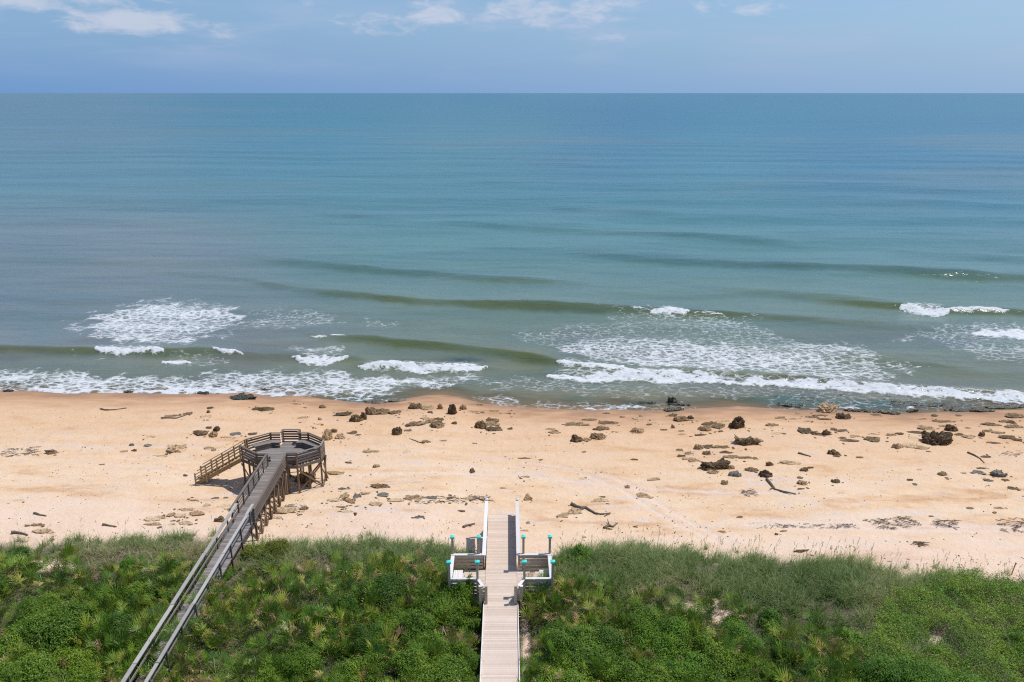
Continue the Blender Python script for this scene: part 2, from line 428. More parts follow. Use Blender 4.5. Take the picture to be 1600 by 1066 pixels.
for pts, th, den in ROLL:
    x0_, x1_ = pts[0][0], pts[-1][0]
    tt = np.clip((qx - x0_) / (x1_ - x0_), -.02, 1.02)
    tap = np.clip(np.minimum(tt, 1 - tt) * (x1_ - x0_) / 26, 0, 1) ** .6
    vth = th * (.22 + .78 * tap) * (.45 + 1.1 * fbm(qx / 34, qy * 0 + th, 301, 3))
    d = seg_d(qx + jit * 10, qy + rag * th * 1.5, pts)
    yl_ = np.interp(qx, [q[0] for q in pts], [q[1] for q in pts], left=-1e4, right=-1e4)
    up_ = yl_ - qy + jit * 6
    FO = np.maximum(FO, .50 * den * tap * sstep(-2, 1, up_) * (1 - sstep(th * .8, th * 3.2, up_)))
    FO = np.maximum(FO, den * (.42 * (1 - sstep(vth * .5, vth * 2.0, d)) + .58 * (1 - sstep(vth * .35, vth * 1.15, d))))
    roll = np.maximum(roll, (1 - sstep(vth * .3, vth * 1.3, d)) * (th > 2.3))
# swash edge on the sand
o1 = off[:r1]
edge = (1 - sstep(.1, 1.0, np.abs(o1 - .5 + jit * 3.2))) * .62 * sstep(.40, .62, fbm(X0 / 6, Y0 / 9, 95, 3))
FO = np.maximum(FO, edge)
foam[:r1] = FO
foam *= sstep(-.9, .2, off)
SZ[:r1] += roll * (.10 + .16 * (fbm(X0 / .7, Y0 / .7, 99, 3)))

def cl(*c): return np.array(c)
base = np.stack([np.interp(PY, [146, 200, 300, 400, 470, 540, 600, 640], v) for v in (
    [.018, .024, .054, .096, .132, .150, .160, .19], [.145, .168, .194, .208, .200, .180, .165, .155], [.215, .222, .218, .192, .158, .120, .096, .080])], -1)
def blend(c, w): return base * (1 - w[..., None]) + cl(*c) * w[..., None]
bl = fbm(PX / 420, SY ** .5 / 3.2, 110, 4)
base = blend((.178, .195, .195), .85 * sstep(640, 60, PX + (bl - .5) * 500) * sstep(250, 400, PY) * (1 - sstep(520, 600, PY)))
base = blend((.11, .185, .22), .6 * sstep(520, 120, PX + (bl - .5) * 400) * (1 - sstep(200, 360, PY)))
blue = np.exp(-((PX - 930 + (PY - 200) * .6) / 140) ** 2) * sstep(150, 175, PY) * (1 - sstep(210, 360, PY)) + .8 * sstep(1080, 1350, PX) * sstep(165, 210, PY) * (1 - sstep(250, 400, PY))  # cloud shadows lying on the sea, put into the water colour as darker blue
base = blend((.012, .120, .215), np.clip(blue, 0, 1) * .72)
base = blend((.07, .20, .205), .45 * sstep(150, 200, PY) * np.exp(-((PX - 770) / 150) ** 2) * (1 - sstep(240, 420, PY)))
base = blend((.10, .175, .182), .5 * sstep(.52, .72, bl) * (PY > 200))
face_w = np.clip(face_dark * 1.9, 0, 1)
base = blend((.075, .094, .020), face_w * .85 * sstep(380, 470, PY))
base = blend((.030, .095, .065), face_w * .6 * (1 - sstep(400, 480, PY)))
base = blend((.13, .125, .11), .45 * sstep(.5, .7, fbm(SX / 14, SY / 6, 120, 3)) * sstep(470, 540, PY))
for cx, cy, rx, ry, c, w in ((575, 627, 90, 9, (.03, .10, .065), .9), (1240, 625, 60, 12, (.035, .095, .07), .85), (1370, 632, 80, 9, (.04, .095, .07), .85), (1160, 626, 40, 5, (.05, .11, .04), .8), (1500, 636, 110, 9, (.05, .085, .07), .7),
                             (720, 563, 40, 5, (.025, .035, .03), .8), (900, 623, 30, 5, (.05, .10, .06), .6), (980, 630, 40, 5, (.05, .09, .06), .6), (640, 565, 20, 3, (.03, .04, .03), .5)):
    base = blend(c, w * np.exp(-(((PX - cx) / rx) ** 2 + ((PY - cy) / ry) ** 2) * 1.1 - (.8 * (fbm(SX / 1.2, SY / .8, 130, 3) - .5))).clip(0, 1))
clear = (1 - sstep(.0, 4.2, off + (fbm(SX / 3, SY / 2, 140, 3) - .5) * 3))
for cx, cy, rx, ry in ((575, 627, 95, 10), (1240, 625, 70, 14), (1370, 632, 90, 10)):
    clear *= 1 - .8 * np.exp(-(((PX - cx) / rx) ** 2 + ((PY - cy) / ry) ** 2))
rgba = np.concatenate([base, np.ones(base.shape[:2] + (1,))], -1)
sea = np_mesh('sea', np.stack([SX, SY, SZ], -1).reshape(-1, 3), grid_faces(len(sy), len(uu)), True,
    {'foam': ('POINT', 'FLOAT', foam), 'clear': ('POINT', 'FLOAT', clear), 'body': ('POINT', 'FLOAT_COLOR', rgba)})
def sea_mat():
    m, nt = mat('sea water')
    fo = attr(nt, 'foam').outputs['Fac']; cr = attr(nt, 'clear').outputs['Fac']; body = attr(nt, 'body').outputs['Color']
    geo = N(nt, 'ShaderNodeTexCoord').outputs['Object']
    sep = nt.nodes.new('ShaderNodeSeparateXYZ'); L(nt, geo, sep.inputs[0])
    dist = sep.outputs[1]
    # ripples at three sizes; the small ones die out with distance
    w1 = tex(nt, coords(nt, (.55, 1.25, 1)), 1.5, 3, .6, .3)
    w2 = tex(nt, coords(nt, (.10, .30, 1)), 1.0, 4, .6, .5)
    w3 = tex(nt, coords(nt, (.010, .045, 1)), 1.0, 4, .6, .4)
    b3 = N(nt, 'ShaderNodeBump', Distance=6.); L(nt, w3, b3.inputs['Height']); L(nt, mapr(nt, dist, 120, 500, 0, .25), b3.inputs['Strength'])
    b2 = N(nt, 'ShaderNodeBump', Distance=1.1); L(nt, w2, b2.inputs['Height']); L(nt, mapr(nt, dist, 90, 260, .30, .55), b2.inputs['Strength']); L(nt, b3.outputs[0], b2.inputs['Normal'])
    b1 = N(nt, 'ShaderNodeBump', Distance=.22); L(nt, w1, b1.inputs['Height']); L(nt, mapr(nt, dist, 90, 700, .44, .2), b1.inputs['Strength']); L(nt, b2.outputs[0], b1.inputs['Normal'])
    streak = mathn(nt, 'ADD', mathn(nt, 'MULTIPLY', tex(nt, coords(nt, (.004, .030, 1)), 1.0, 5, .62, .6), .5), mathn(nt, 'MULTIPLY', tex(nt, coords(nt, (.018, .11, 1)), 1.0, 4, .62, .6), .5))
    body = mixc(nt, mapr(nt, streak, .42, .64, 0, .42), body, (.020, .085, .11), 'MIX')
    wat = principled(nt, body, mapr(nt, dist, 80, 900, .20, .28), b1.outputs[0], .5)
    wat.inputs['IOR'].default_value = 1.333
    tr = N(nt, 'ShaderNodeBsdfTransparent'); tr.inputs[0].default_value = (.90, .93, .86, 1)
    mx = nt.nodes.new('ShaderNodeMixShader'); L(nt, mathn(nt, 'MULTIPLY', cr, .80), mx.inputs[0]); L(nt, wat.outputs[0], mx.inputs[1]); L(nt, tr.outputs[0], mx.inputs[2])
    # lacy foam: warped cell edges thicken with density until they close up
    co = coords(nt, (1., 1.35, 1))
    warp = nt.nodes.new('ShaderNodeTexNoise'); warp.inputs['Scale'].default_value = .9; warp.inputs['Detail'].default_value = 5; warp.inputs['Roughness'].default_value = .65; L(nt, co, warp.inputs['Vector'])
    vm = N(nt, 'ShaderNodeVectorMath', operation='MULTIPLY_ADD'); L(nt, warp.outputs['Color'], vm.inputs[0]); vm.inputs[1].default_value = (1.7, 1.3, 0); L(nt, co, vm.inputs[2])
    def cells(scale):
        v = N(nt, 'ShaderNodeTexVoronoi', feature='DISTANCE_TO_EDGE', Scale=scale); L(nt, vm.outputs[0], v.inputs['Vector'])
        return v.outputs['Distance']
    e1 = mathn(nt, 'MULTIPLY', cells(.80), 1.7); e2 = mathn(nt, 'MULTIPLY', cells(2.0), 1.8)
    e = mathn(nt, 'MINIMUM', e1, mathn(nt, 'ADD', e2, .12))
    nz = tex(nt, coords(nt, (.7, 1.7, 1)), 1.7, 6, .76, .6)
    lace = mathn(nt, 'ADD', mathn(nt, 'MULTIPLY', e, .75), mathn(nt, 'MULTIPLY', nz, .72))      # low on the threads
    thr = mapr(nt, fo, 0, 1, .20, .83)
    f = mapr(nt, mathn(nt, 'SUBTRACT', thr, lace), -.10, .22, 0, 1, True)
    f = mathn(nt, 'MULTIPLY', f, mapr(nt, fo, .04, .22, 0, 1))
    fb = N(nt, 'ShaderNodeBump', Strength=.6, Distance=.15); L(nt, mathn(nt, 'SUBTRACT', tex(nt, coords(nt, (1, 1.4, 1)), 3.0, 5, .7), e), fb.inputs['Height'])
    foamb = principled(nt, ramp(nt, nz, [(.3, (.70, .72, .735)), (.7, (.56, .585, .605))]), .85, fb.outputs[0], .2)
    mf = nt.nodes.new('ShaderNodeMixShader'); L(nt, mathn(nt, 'MULTIPLY', f, .95), mf.inputs[0]); L(nt, mx.outputs[0], mf.inputs[1]); L(nt, foamb.outputs[0], mf.inputs[2])
    out(nt, mf.outputs[0])
    return m
tag(link('sea', sea, sea_mat()), kind='structure')

# ------------------------------------------------------------------ white boardwalk with two bench bays
DZ = 4.4
bw = empty('boardwalk', (-.63, 41.0, DZ), .006, label='pale plank boardwalk with white rails and turquoise capped posts leading down to the sand', cat='boardwalk')
def deck_planks(x0, x1, y0, y1, wid=.14, gap=.007, z=0, thick=.035):
    b = MB(); y = y0
    while y < y1 - .02:
        b.box(x0 + random.uniform(-.006, .006), x1 + random.uniform(-.006, .006), y, min(y + wid - gap, y1), z - thick, z + random.uniform(0, .004)); y += wid
    return b
Y0, Y1, YN, YF = -17.5, 5.75, -2.95, -.55       # local extents: start, sea end, near and far side of the bays
deck_planks(-.90, .90, Y0, Y1).build('deck', M['deck'], bw)
for s in (-1, 1):
    b = deck_planks(min(s * .915, s * 2.78), max(s * .915, s * 2.78), YN + .06, YF - .06); b.build('bay_deck', M['deck'], bw)
for s in (-1, 1):
    MB().box(s * .74 - .06, s * .74 + .06, Y0, Y1 - .05, -.25, -.04).build('joist', M['slat_wood'], bw)
    MB().box(min(s * .905, s * .955), max(s * .905, s * .955), Y0, -3.75, -.20, .075).build('curb', M['white'], bw)
# ground posts
for y in np.arange(-16.5, 5.8, 2.4):
    for s in (-1, 1):
        gz = float(ground(-.63 + s * .7, 41 + y)) - DZ - .4
        MB().box(s * .60 - .06, s * .60 + .06, y - .06, y + .06, gz, -.252).build('foundation_post', M['slat_wood'], bw)
def rail_panel(p, q, z0, z1, mat_s=None, n=4, th=.035, side=0):
    """horizontal slats between two ends"""
    b = MB(); p, q = Vector(p), Vector(q)
    hgt = (z1 - z0) / n
    for k in range(n):
        zc = z0 + hgt * (k + .5)
        b.beam(p + Vector((0, 0, zc)), q + Vector((0, 0, zc)), th, hgt * .74)
    return b
def capped(p, q, z, w=.17, h=.04):
    return MB().beam(Vector(p) + Vector((0, 0, z)), Vector(q) + Vector((0, 0, z)), w, h)
for s in (-1, 1):
    # rails of the outer run
    x = s * 1.0
    r = rail_panel((x, YF + .02, 0), (x, Y1 - .05, 0), .06, .93).build('railing', M['slat_wood'], bw)
    capped((x, YF - .1, 0), (x, Y1 + .05, 0), 1.0, .22, .05).build('handrail', M['white'], r)
    for y in (YF + .9, YF + 2.7, YF + 4.5):
        MB().box(x + s * .05 - .045, x + s * .05 + .045, y - .045, y + .045, -.3, .97).build('post', M['slat_wood'], bw)
    pe = MB().box(x - .07, x + .07, Y1 + .06, Y1 + .20, -1.4, 1.06).build('end_post', M['slat_wood'], bw)
    me = MB(); cz = 1.06
    me.v += [(x - .10, Y1 + .03, cz), (x + .10, Y1 + .03, cz), (x + .10, Y1 + .23, cz), (x - .10, Y1 + .23, cz), (x - .10, Y1 + .03, cz + .04), (x + .10, Y1 + .03, cz + .04), (x + .10, Y1 + .23, cz + .04), (x - .10, Y1 + .23, cz + .04), (x, Y1 + .13, cz + .13)]
    me.f += [(0, 3, 2, 1), (0, 1, 5, 4), (1, 2, 6, 5), (2, 3, 7, 6), (3, 0, 4, 7), (4, 5, 8), (5, 6, 8), (6, 7, 8), (7, 4, 8)]; me.t += [.5] * 9
    me.build('cap', M['white'], pe)
    # bay: far, outer and near rails
    xi, xo = s * 1.06, s * 2.80
    far = rail_panel((xi, YF, 0), (xo, YF, 0), .05, .93).build('railing', M['slat_wood'], bw)
    capped((xi + s * .07, YF, 0), (xo + s * .12, YF, 0), .995, .19, .045).build('handrail', M['white'], far)
    ou = rail_panel((xo, YF - .05, 0), (xo, YN + .05, 0), .05, .93).build('railing', M['slat_wood'], bw)
    capped((xo, YF - .13, 0), (xo, YN + .1, 0), .99, .21, .045).build('handrail', M['white'], ou)
    nr = rail_panel((s * 1.36, YN, 0), (xo, YN, 0), .05, .93).build('railing', M['slat_wood'], bw)
    capped((s * 1.30, YN, 0), (xo + s * .12, YN, 0), 1.0, .14, .045).build('handrail', M['white'], nr)
    # short splayed rail from the bay to the gate post
    a, c = (s * 1.25, YN - .08, 0), (s * .98, YN - .72, 0)
    sp = rail_panel(a, c, .05, .93).build('railing', M['slat_wood'], bw)
    capped(a, c, 1.0, .16, .04).build('handrail', M['white'], sp)
    g = MB().box(s * .80 - .075, s * .80 + .075, YN - .92, YN - .77, -.5, 1.10).build('gate_post', M['slat_wood'], bw)
    MB().box(s * .80 - .085, s * .80 + .085, YN - .93, YN - .76, 1.10, 1.125).build('cap', M['tan_post'], g)
    g = MB().box(s * 1.12 - .07, s * 1.12 + .07, YN - .90, YN - .76, -.6, 1.08).build('gate_post', M['slat_wood'], bw)
    MB().box(s * 1.12 - .08, s * 1.12 + .08, YN - .91, YN - .75, 1.08, 1.105).build('cap', M['white'], g)
    gt = MB()
    for k in range(4): gt.box(min(s * .875, s * 1.05), max(s * .875, s * 1.05), YN - .86, YN - .82, .15 + .22 * k, .30 + .22 * k)
    gt.build('gate_rail', M['slat_wood'], bw)
    # bench along the outer rail
    bn = MB()
    for k in range(5): bn.box(min(s * (2.19 + .105 * k), s * (2.285 + .105 * k)), max(s * (2.19 + .105 * k), s * (2.285 + .105 * k)), YN + .12, YF - .75, .42, .455)
    bench = bn.build('bench', M['white'], bw)
    for y in (YN + .35, YF - 1.0):
        MB().box(min(s * 2.36, s * 2.66), max(s * 2.36, s * 2.66), y - .04, y + .04, .0, .418).build('leg', M['slat_wood'], bench)
    # tall posts with turquoise caps
    for x, y in ((s * 1.29, YN - .075), (s * 2.84, YN - .075), (s * 1.29, YF + .09), (s * 2.82, YF + .09)):
        gz = float(ground(-.63 + x, 41 + y)) - DZ - .3
        p = MB().box(x - .065, x + .065, y - .055, y + .055, gz, 2.06).build('post', M['tan_post'], bw)
        t = MB().box(x - .125, x + .125, y - .125, y + .125, 2.06, 2.15)
        z = 2.15; b0 = len(t.v)
        t.v += [(x - .11, y - .11, z + .002), (x + .11, y - .11, z + .002), (x + .11, y + .11, z + .002), (x - .11, y + .11, z + .002), (x, y, z + .08)]
        t.f += [(b0, b0 + 1, b0 + 4), (b0 + 1, b0 + 2, b0 + 4), (b0 + 2, b0 + 3, b0 + 4), (b0 + 3, b0, b0 + 4)]; t.t += [.5] * 4
        t.build('cap', M['teal'], p)
# steps down to the sand
st = MB()
gend = float(ground(-.63, 41 + Y1 + 1.8)) - DZ
for s in (-1, 1): st.beam((s * .84, Y1 + .1, -.2), (s * .84, Y1 + 2.0, gend), .05, .28)
stair = st.build('stair', M['slat_wood'], bw)
nst = 8
for k in range(1, nst):
    z = gend * k / nst; y = Y1 + .02 + 1.85 * k / nst
    MB().box(-.80, .80, y, y + .25, z - .04, z).build('step', M['deck'], stair)

# ------------------------------------------------------------------ old grey walkway
wk = empty('walkway', (-17.36, 46.0, 4.5), .0145, label='long narrow weathered grey timber walkway on posts crossing the dune to the lookout', cat='walkway')
WZ, WX, WY = 4.5, -17.36, 46.0
def wground(x, y): return float(ground(WX + x - .0145 * y, WY + y)) - WZ
LOW0, UP1 = -24.0, 7.95
deck_planks(-.60, .60, LOW0, 0, .15, .012).build('deck', M['grey_wood'], wk)
deck_planks(-.68, .68, .004, UP1, .15, .012).build('deck', M['grey_wood'], wk)
for s in (-1, 1): MB().box(s * .5 - .03, s * .5 + .03, LOW0, UP1, -.24, -.037).build('joist', M['brown_wood'], wk)
for s in (-1, 1):
    x = s * .53
    # long rails of the dune stretch: wide flat cap with one rail below, in plank lengths
    ys = [LOW0, -19.5, -14.9, -10.4, -5.6, -1.2, .25]
    for i, (a, c) in enumerate(zip(ys[:-1], ys[1:])):
        dz = random.uniform(-.02, .02); dx = random.uniform(-.02, .02)
        MB().beam((x + dx, a, 1.0 + dz), (x + dx, c - .01, 1.0 + dz + random.uniform(-.02, .02)), .20 if s < 0 else .17, .045).build('handrail', M['silver_wood'], wk)
    MB().beam((x - s * .035, LOW0, .52), (x - s * .035, .2, .52), .035, .12).build('rail', M['grey_wood'], wk)
    for y in np.arange(LOW0 + .5, -.3, 1.9 if s > 0 else 2.0):
        MB().box(x + s * .055 - .04, x + s * .055 + .04, y - .045, y + .045, min(wground(x, y), -.6) - .3, .975).build('post', M['dark_wood'], wk)
    # upper stretch: four boards and a cap
    xu = s * .74; y0 = -.35
    r = MB()
    for z, h in ((.16, .13), (.38, .13), (.60, .13), (.82, .13)):
        r.beam((xu, y0, z), (xu - s * .04, UP1, z), .035, h)
    rr = r.build('railing', M['dark_wood'] if s > 0 else M['grey_wood'], wk)
    MB().beam((xu, y0 - .05, .965), (xu - s * .04, UP1, .965), .15, .04).build('handrail', M['dark_wood'], rr)
    for y in np.linspace(y0 + .05, UP1 - .15, 8):
        xx = xu - s * .065
        MB().box(xx - .04, xx + .04, y - .04, y + .04, -.25, .94).build('post', M['dark_wood'], wk)
# bents under the upper stretch
for i, y in enumerate(np.linspace(.1, UP1 - .4, 8)):
    for s in (-1, 1):
        x = s * .62
        MB().box(x - .065, x + .065, y - .065, y + .065, wground(x, y) - .4, -.245).build('support_post', M['brown_wood'], wk)
    zb = wground(0, y) + .15
    MB().beam((-.60, y + .085, -.32), (.60, y + .085, zb), .035, .11).build('brace', M['brown_wood'], wk)
    if i < 7:
        yn = y + (UP1 - .5) / 7
        MB().beam((.70, y, wground(.6, y) + .12), (.70, yn, -.35), .035, .11).build('brace', M['brown_wood'], wk)
    MB().box(-.72, .72, y - .10, y - .066, -.40, -.245).build('crossbeam', M['brown_wood'], wk)

# ------------------------------------------------------------------ octagonal lookout
LX, LY, LZ = -17.5, 55.7, 4.5
lk = empty('lookout_platform', (LX, LY, LZ), 0, label='octagonal timber lookout on stilts over the beach with perimeter benches and side stair', cat='lookout')
def lground(x, y): return float(ground(LX + x, LY + y)) - LZ
OCT = [(-1.5, -1.8), (1.5, -1.8), (3.0, -.6), (3.0, .62), (1.5, 1.85), (-1.5, 1.85), (-3.0, .62), (-3.0, -.6)]
dk = MB()
def oct_span(y):
    if y < -.6: t = (y + 1.8) / 1.2; return 1.5 + 1.5 * max(t, 0)
    if y > .62: t = (y - .62) / 1.23; return 3.0 - 1.5 * min(t, 1)
    return 3.0
y = -1.78
while y < 1.8:
    w = min(oct_span(y), oct_span(y + .135)); dk.box(-w, w, y, y + .138, -.04, random.uniform(0, .004)); y += .15
dk.box(-.66, .66, 1.84, 2.5, -.04, .0)
dk.build('deck', M['grey_wood'], lk)
fas = MB()
for (a, c) in zip(OCT, OCT[1:] + OCT[:1]): fas.beam((*a, -.17), (*c, -.17), .045, .24)
fas.build('fascia', M['dark_wood'], lk)
for x in (-2.2, -1.1, 0, 1.1, 2.2):
    w = 1.6 if abs(x) < 1.6 else .9
    MB().box(x - .03, x + .03, -w, w, -.28, -.045).build('joist', M['brown_wood'], lk)
def oct_rail(p, q, n=4, m='dark_wood'):
    b = MB(); p, q = Vector((*p, 0)), Vector((*q, 0)); d = (q - p).normalized(); p += d * .05; q -= d * .05
    for k in range(n):
        z = .18 + .21 * k; b.beam(p + Vector((0, 0, z)), q + Vector((0, 0, z)), .035, .13)
    r = b.build('railing', M[m], lk)
    MB().beam(p - d * .03 + Vector((0, 0, .985)), q + d * .03 + Vector((0, 0, .985)), .15, .04).build('handrail', M['dark_wood'] if random.random() < .6 else M['grey_wood'], r)
oct_rail((-1.5, -1.8), (-.74, -1.8)); oct_rail((.74, -1.8), (1.5, -1.8))
oct_rail(OCT[1], OCT[2]); oct_rail(OCT[2], OCT[3]); oct_rail(OCT[3], OCT[4])
oct_rail((1.5, 1.85), (.68, 1.85)); oct_rail((-.68, 1.85), (-1.5, 1.85))
oct_rail(OCT[5], OCT[6]); oct_rail(OCT[7], OCT[0])
oct_rail((-.66, 1.9), (-.66, 2.5)); oct_rail((-.7, 2.52), (.7, 2.52)); oct_rail((.66, 2.5), (.66, 1.9))
for i, (x, y) in enumerate(OCT + [(-.70, 2.47), (.70, 2.47), (-.76, -1.84), (.76, -1.84)]):
    f = .985
    MB().box(x * f - .06, x * f + .06, y * f - .06, y * f + .06, lground(x, y) - .4, 1.02 if i < 10 else .98).build('stilt', M['brown_wood'], lk)
for x, y in ((-1.2, 0), (1.2, 0), (0, -1.0), (0, 1.0), (2.1, -.9), (-2.1, -.9)):
    MB().box(x - .06, x + .06, y - .06, y + .06, lground(x, y) - .4, -.285).build('stilt', M['brown_wood'], lk)
def brace(p, q):
    a, c = Vector((*p, 0)), Vector((*q, 0)); o = (c - a).cross(Vector((0, 0, 1))).normalized() * .08
    ga, gc = lground(*p) + .15, lground(*q) + .15
    MB().beam(a + o + Vector((0, 0, ga)), c + o + Vector((0, 0, -.4)), .035, .12).build('brace', M['brown_wood'], lk)
    MB().beam(a + 1.5 * o + Vector((0, 0, -.4)), c + 1.5 * o + Vector((0, 0, gc)), .035, .12).build('brace', M['brown_wood'], lk)
for i in (1, 2, 3, 5, 7): brace(OCT[i], OCT[(i + 1) % 8])
brace((-1.2, 0), (1.2, 0)); brace((0, -1.0), (0, 1.0))
# perimeter benches: seat boards, closed front
def bench(pts):
    """pts: outer corners along the railing"""
    ins = [(x * .80, y * .68) for x, y in pts]; ins2 = [(x * .985, y * .97) for x, y in pts]
    b = MB(); f = MB()
    for i in range(len(pts) - 1):
        o0, o1, i0, i1 = map(lambda p: Vector((*p, 0)), (ins2[i], ins2[i + 1], ins[i], ins[i + 1]))
        for k in range(3):
            t0, t1 = k / 3 + .012, (k + 1) / 3 - .012
            q = [i0.lerp(o0, t0), i1.lerp(o1, t0), i1.lerp(o1, t1), i0.lerp(o0, t1)]
            cr = (q[1] - q[0]).cross(q[3] - q[0]).z
            if cr < 0: q = [q[1], q[0], q[3], q[2]]
            b.hexa([v + Vector((0, 0, .42)) for v in q] + [v + Vector((0, 0, .46)) for v in q])
        for z, h in ((.10, .16), (.31, .16)): f.beam(i0.lerp(o0, .06) + Vector((0, 0, z)), i1.lerp(o1, .06) + Vector((0, 0, z)), .03, h)
    bo = b.build('bench', M['grey_wood'], lk)
    f.build('bench_front', M['dark_wood'], bo)
bench([(.78, 1.78), (1.48, 1.78), (2.95, .6), (2.95, -.58), (1.48, -1.74), (.80, -1.74)])
bench([(-.80, -1.74), (-1.48, -1.74), (-2.55, -.92)])
bench([(-2.85, .70), (-1.48, 1.78), (-.78, 1.78)])
# side stair towards the open sand
gx1 = -3.72 - 3.05
ztop, zbot = -.02, lground(gx1, .0)
ln = 3.75
sy0, sy1 = -.50, .55
sb = MB()
for yy in (sy0, sy1): sb.beam((-3.05, yy, -.16), (-3.05 - ln, yy, zbot + .02), .05, .30)
stair = sb.build('stair', M['gold_wood'], lk)
for k in range(1, 13):
    t = k / 13; x = -3.05 - ln * t; z = ztop + (zbot - ztop) * t
    MB().box(x - .02, x + .28, sy0 + .03, sy1 - .03, z - .04, z).build('step', M['gold_wood'], stair)
for yy, o in ((sy0, -.045), (sy1, .045)):
    rb = MB()
    for z in (.34, .58, .82):
        rb.beam((-3.05, yy + o, z - .02), (-3.05 - ln, yy + o, zbot + z), .035, .065)
    rl = rb.build('railing', M['gold_wood'], stair)
    MB().beam((-3.0, yy + o, 1.02), (-3.08 - ln * .93, yy + o, zbot + 1.02 + (0 - zbot) * .07), .12, .04).build('handrail', M['gold_wood'], rl)
    for t in (0.02, .26, .52, .76, .995):
        x = -3.05 - ln * t; z = ztop + (zbot - ztop) * t
        MB().box(x - .045, x + .045, yy - .045 + o * 1.9, yy + .045 + o * 1.9, z - .30, z + .99).build('post', M['gold_wood'], stair)

# ------------------------------------------------------------------ rocks on the beach
def rock_mat(name, c0, c1, c2, wet=False):
    m, nt = mat(name)
    co = coords(nt)
    n1 = tex(nt, co, 2.6, 8, .68, .4); n2 = tex(nt, coords(nt, (1, 1, 3.2)), 5, 4, .6)
    oi = N(nt, 'ShaderNodeObjectInfo').outputs['Random']
    f = mathn(nt, 'ADD', mathn(nt, 'MULTIPLY', n1, .65), mathn(nt, 'ADD', mathn(nt, 'MULTIPLY', n2, .3), mathn(nt, 'MULTIPLY', oi, .14)))
    c = ramp(nt, f, [(.40, c0), (.54, c1), (.68, c2)])
    pit = N(nt, 'ShaderNodeTexVoronoi', Scale=9.); L(nt, co, pit.inputs['Vector'])
    h = mathn(nt, 'ADD', n1, mathn(nt, 'MULTIPLY', pit.outputs['Distance'], .5))
    p = principled(nt, c, .35 if wet else .85, bump(nt, h, .8, .10), .5 if wet else .25)
    out(nt, p.outputs[0]); return m
RM = {'d': rock_mat('dark coquina', (.048, .032, .018), (.14, .094, .052), (.34, .235, .13)),
      'b': rock_mat('brown coquina', (.060, .037, .017), (.19, .122, .062), (.46, .32, .18)),
      't': rock_mat('tan coquina', (.20, .125, .06), (.42, .285, .16), (.62, .46, .29)),
      'g': rock_mat('grey coquina', (.075, .066, .055), (.165, .148, .125), (.31, .28, .23)),
      'w': rock_mat('wet algae covered rock', (.012, .013, .008), (.035, .036, .020), (.085, .085, .045), True),
      'p': rock_mat('pale sandy coquina', (.38, .27, .155), (.55, .40, .25), (.68, .53, .36))}
TONE = {'d': 'dark brown', 'b': 'brown', 't': 'tan', 'g': 'grey', 'w': 'wet black-green', 'p': 'pale sandy'}
SHAPE = {'o': 'rounded boulder', 's': 'slab', 'f': 'flat stone', 'l': 'layered outcrop'}

_ico = {}
def ico(sub):
    if sub not in _ico:
        import bmesh
        bm = bmesh.new(); bmesh.ops.create_icosphere(bm, subdivisions=sub, radius=1)
        v = np.array([x.co[:] for x in bm.verts]); f = np.array([[q.index for q in p.verts] for p in bm.faces]); bm.free()
        _ico[sub] = (v, f)
    return _ico[sub]

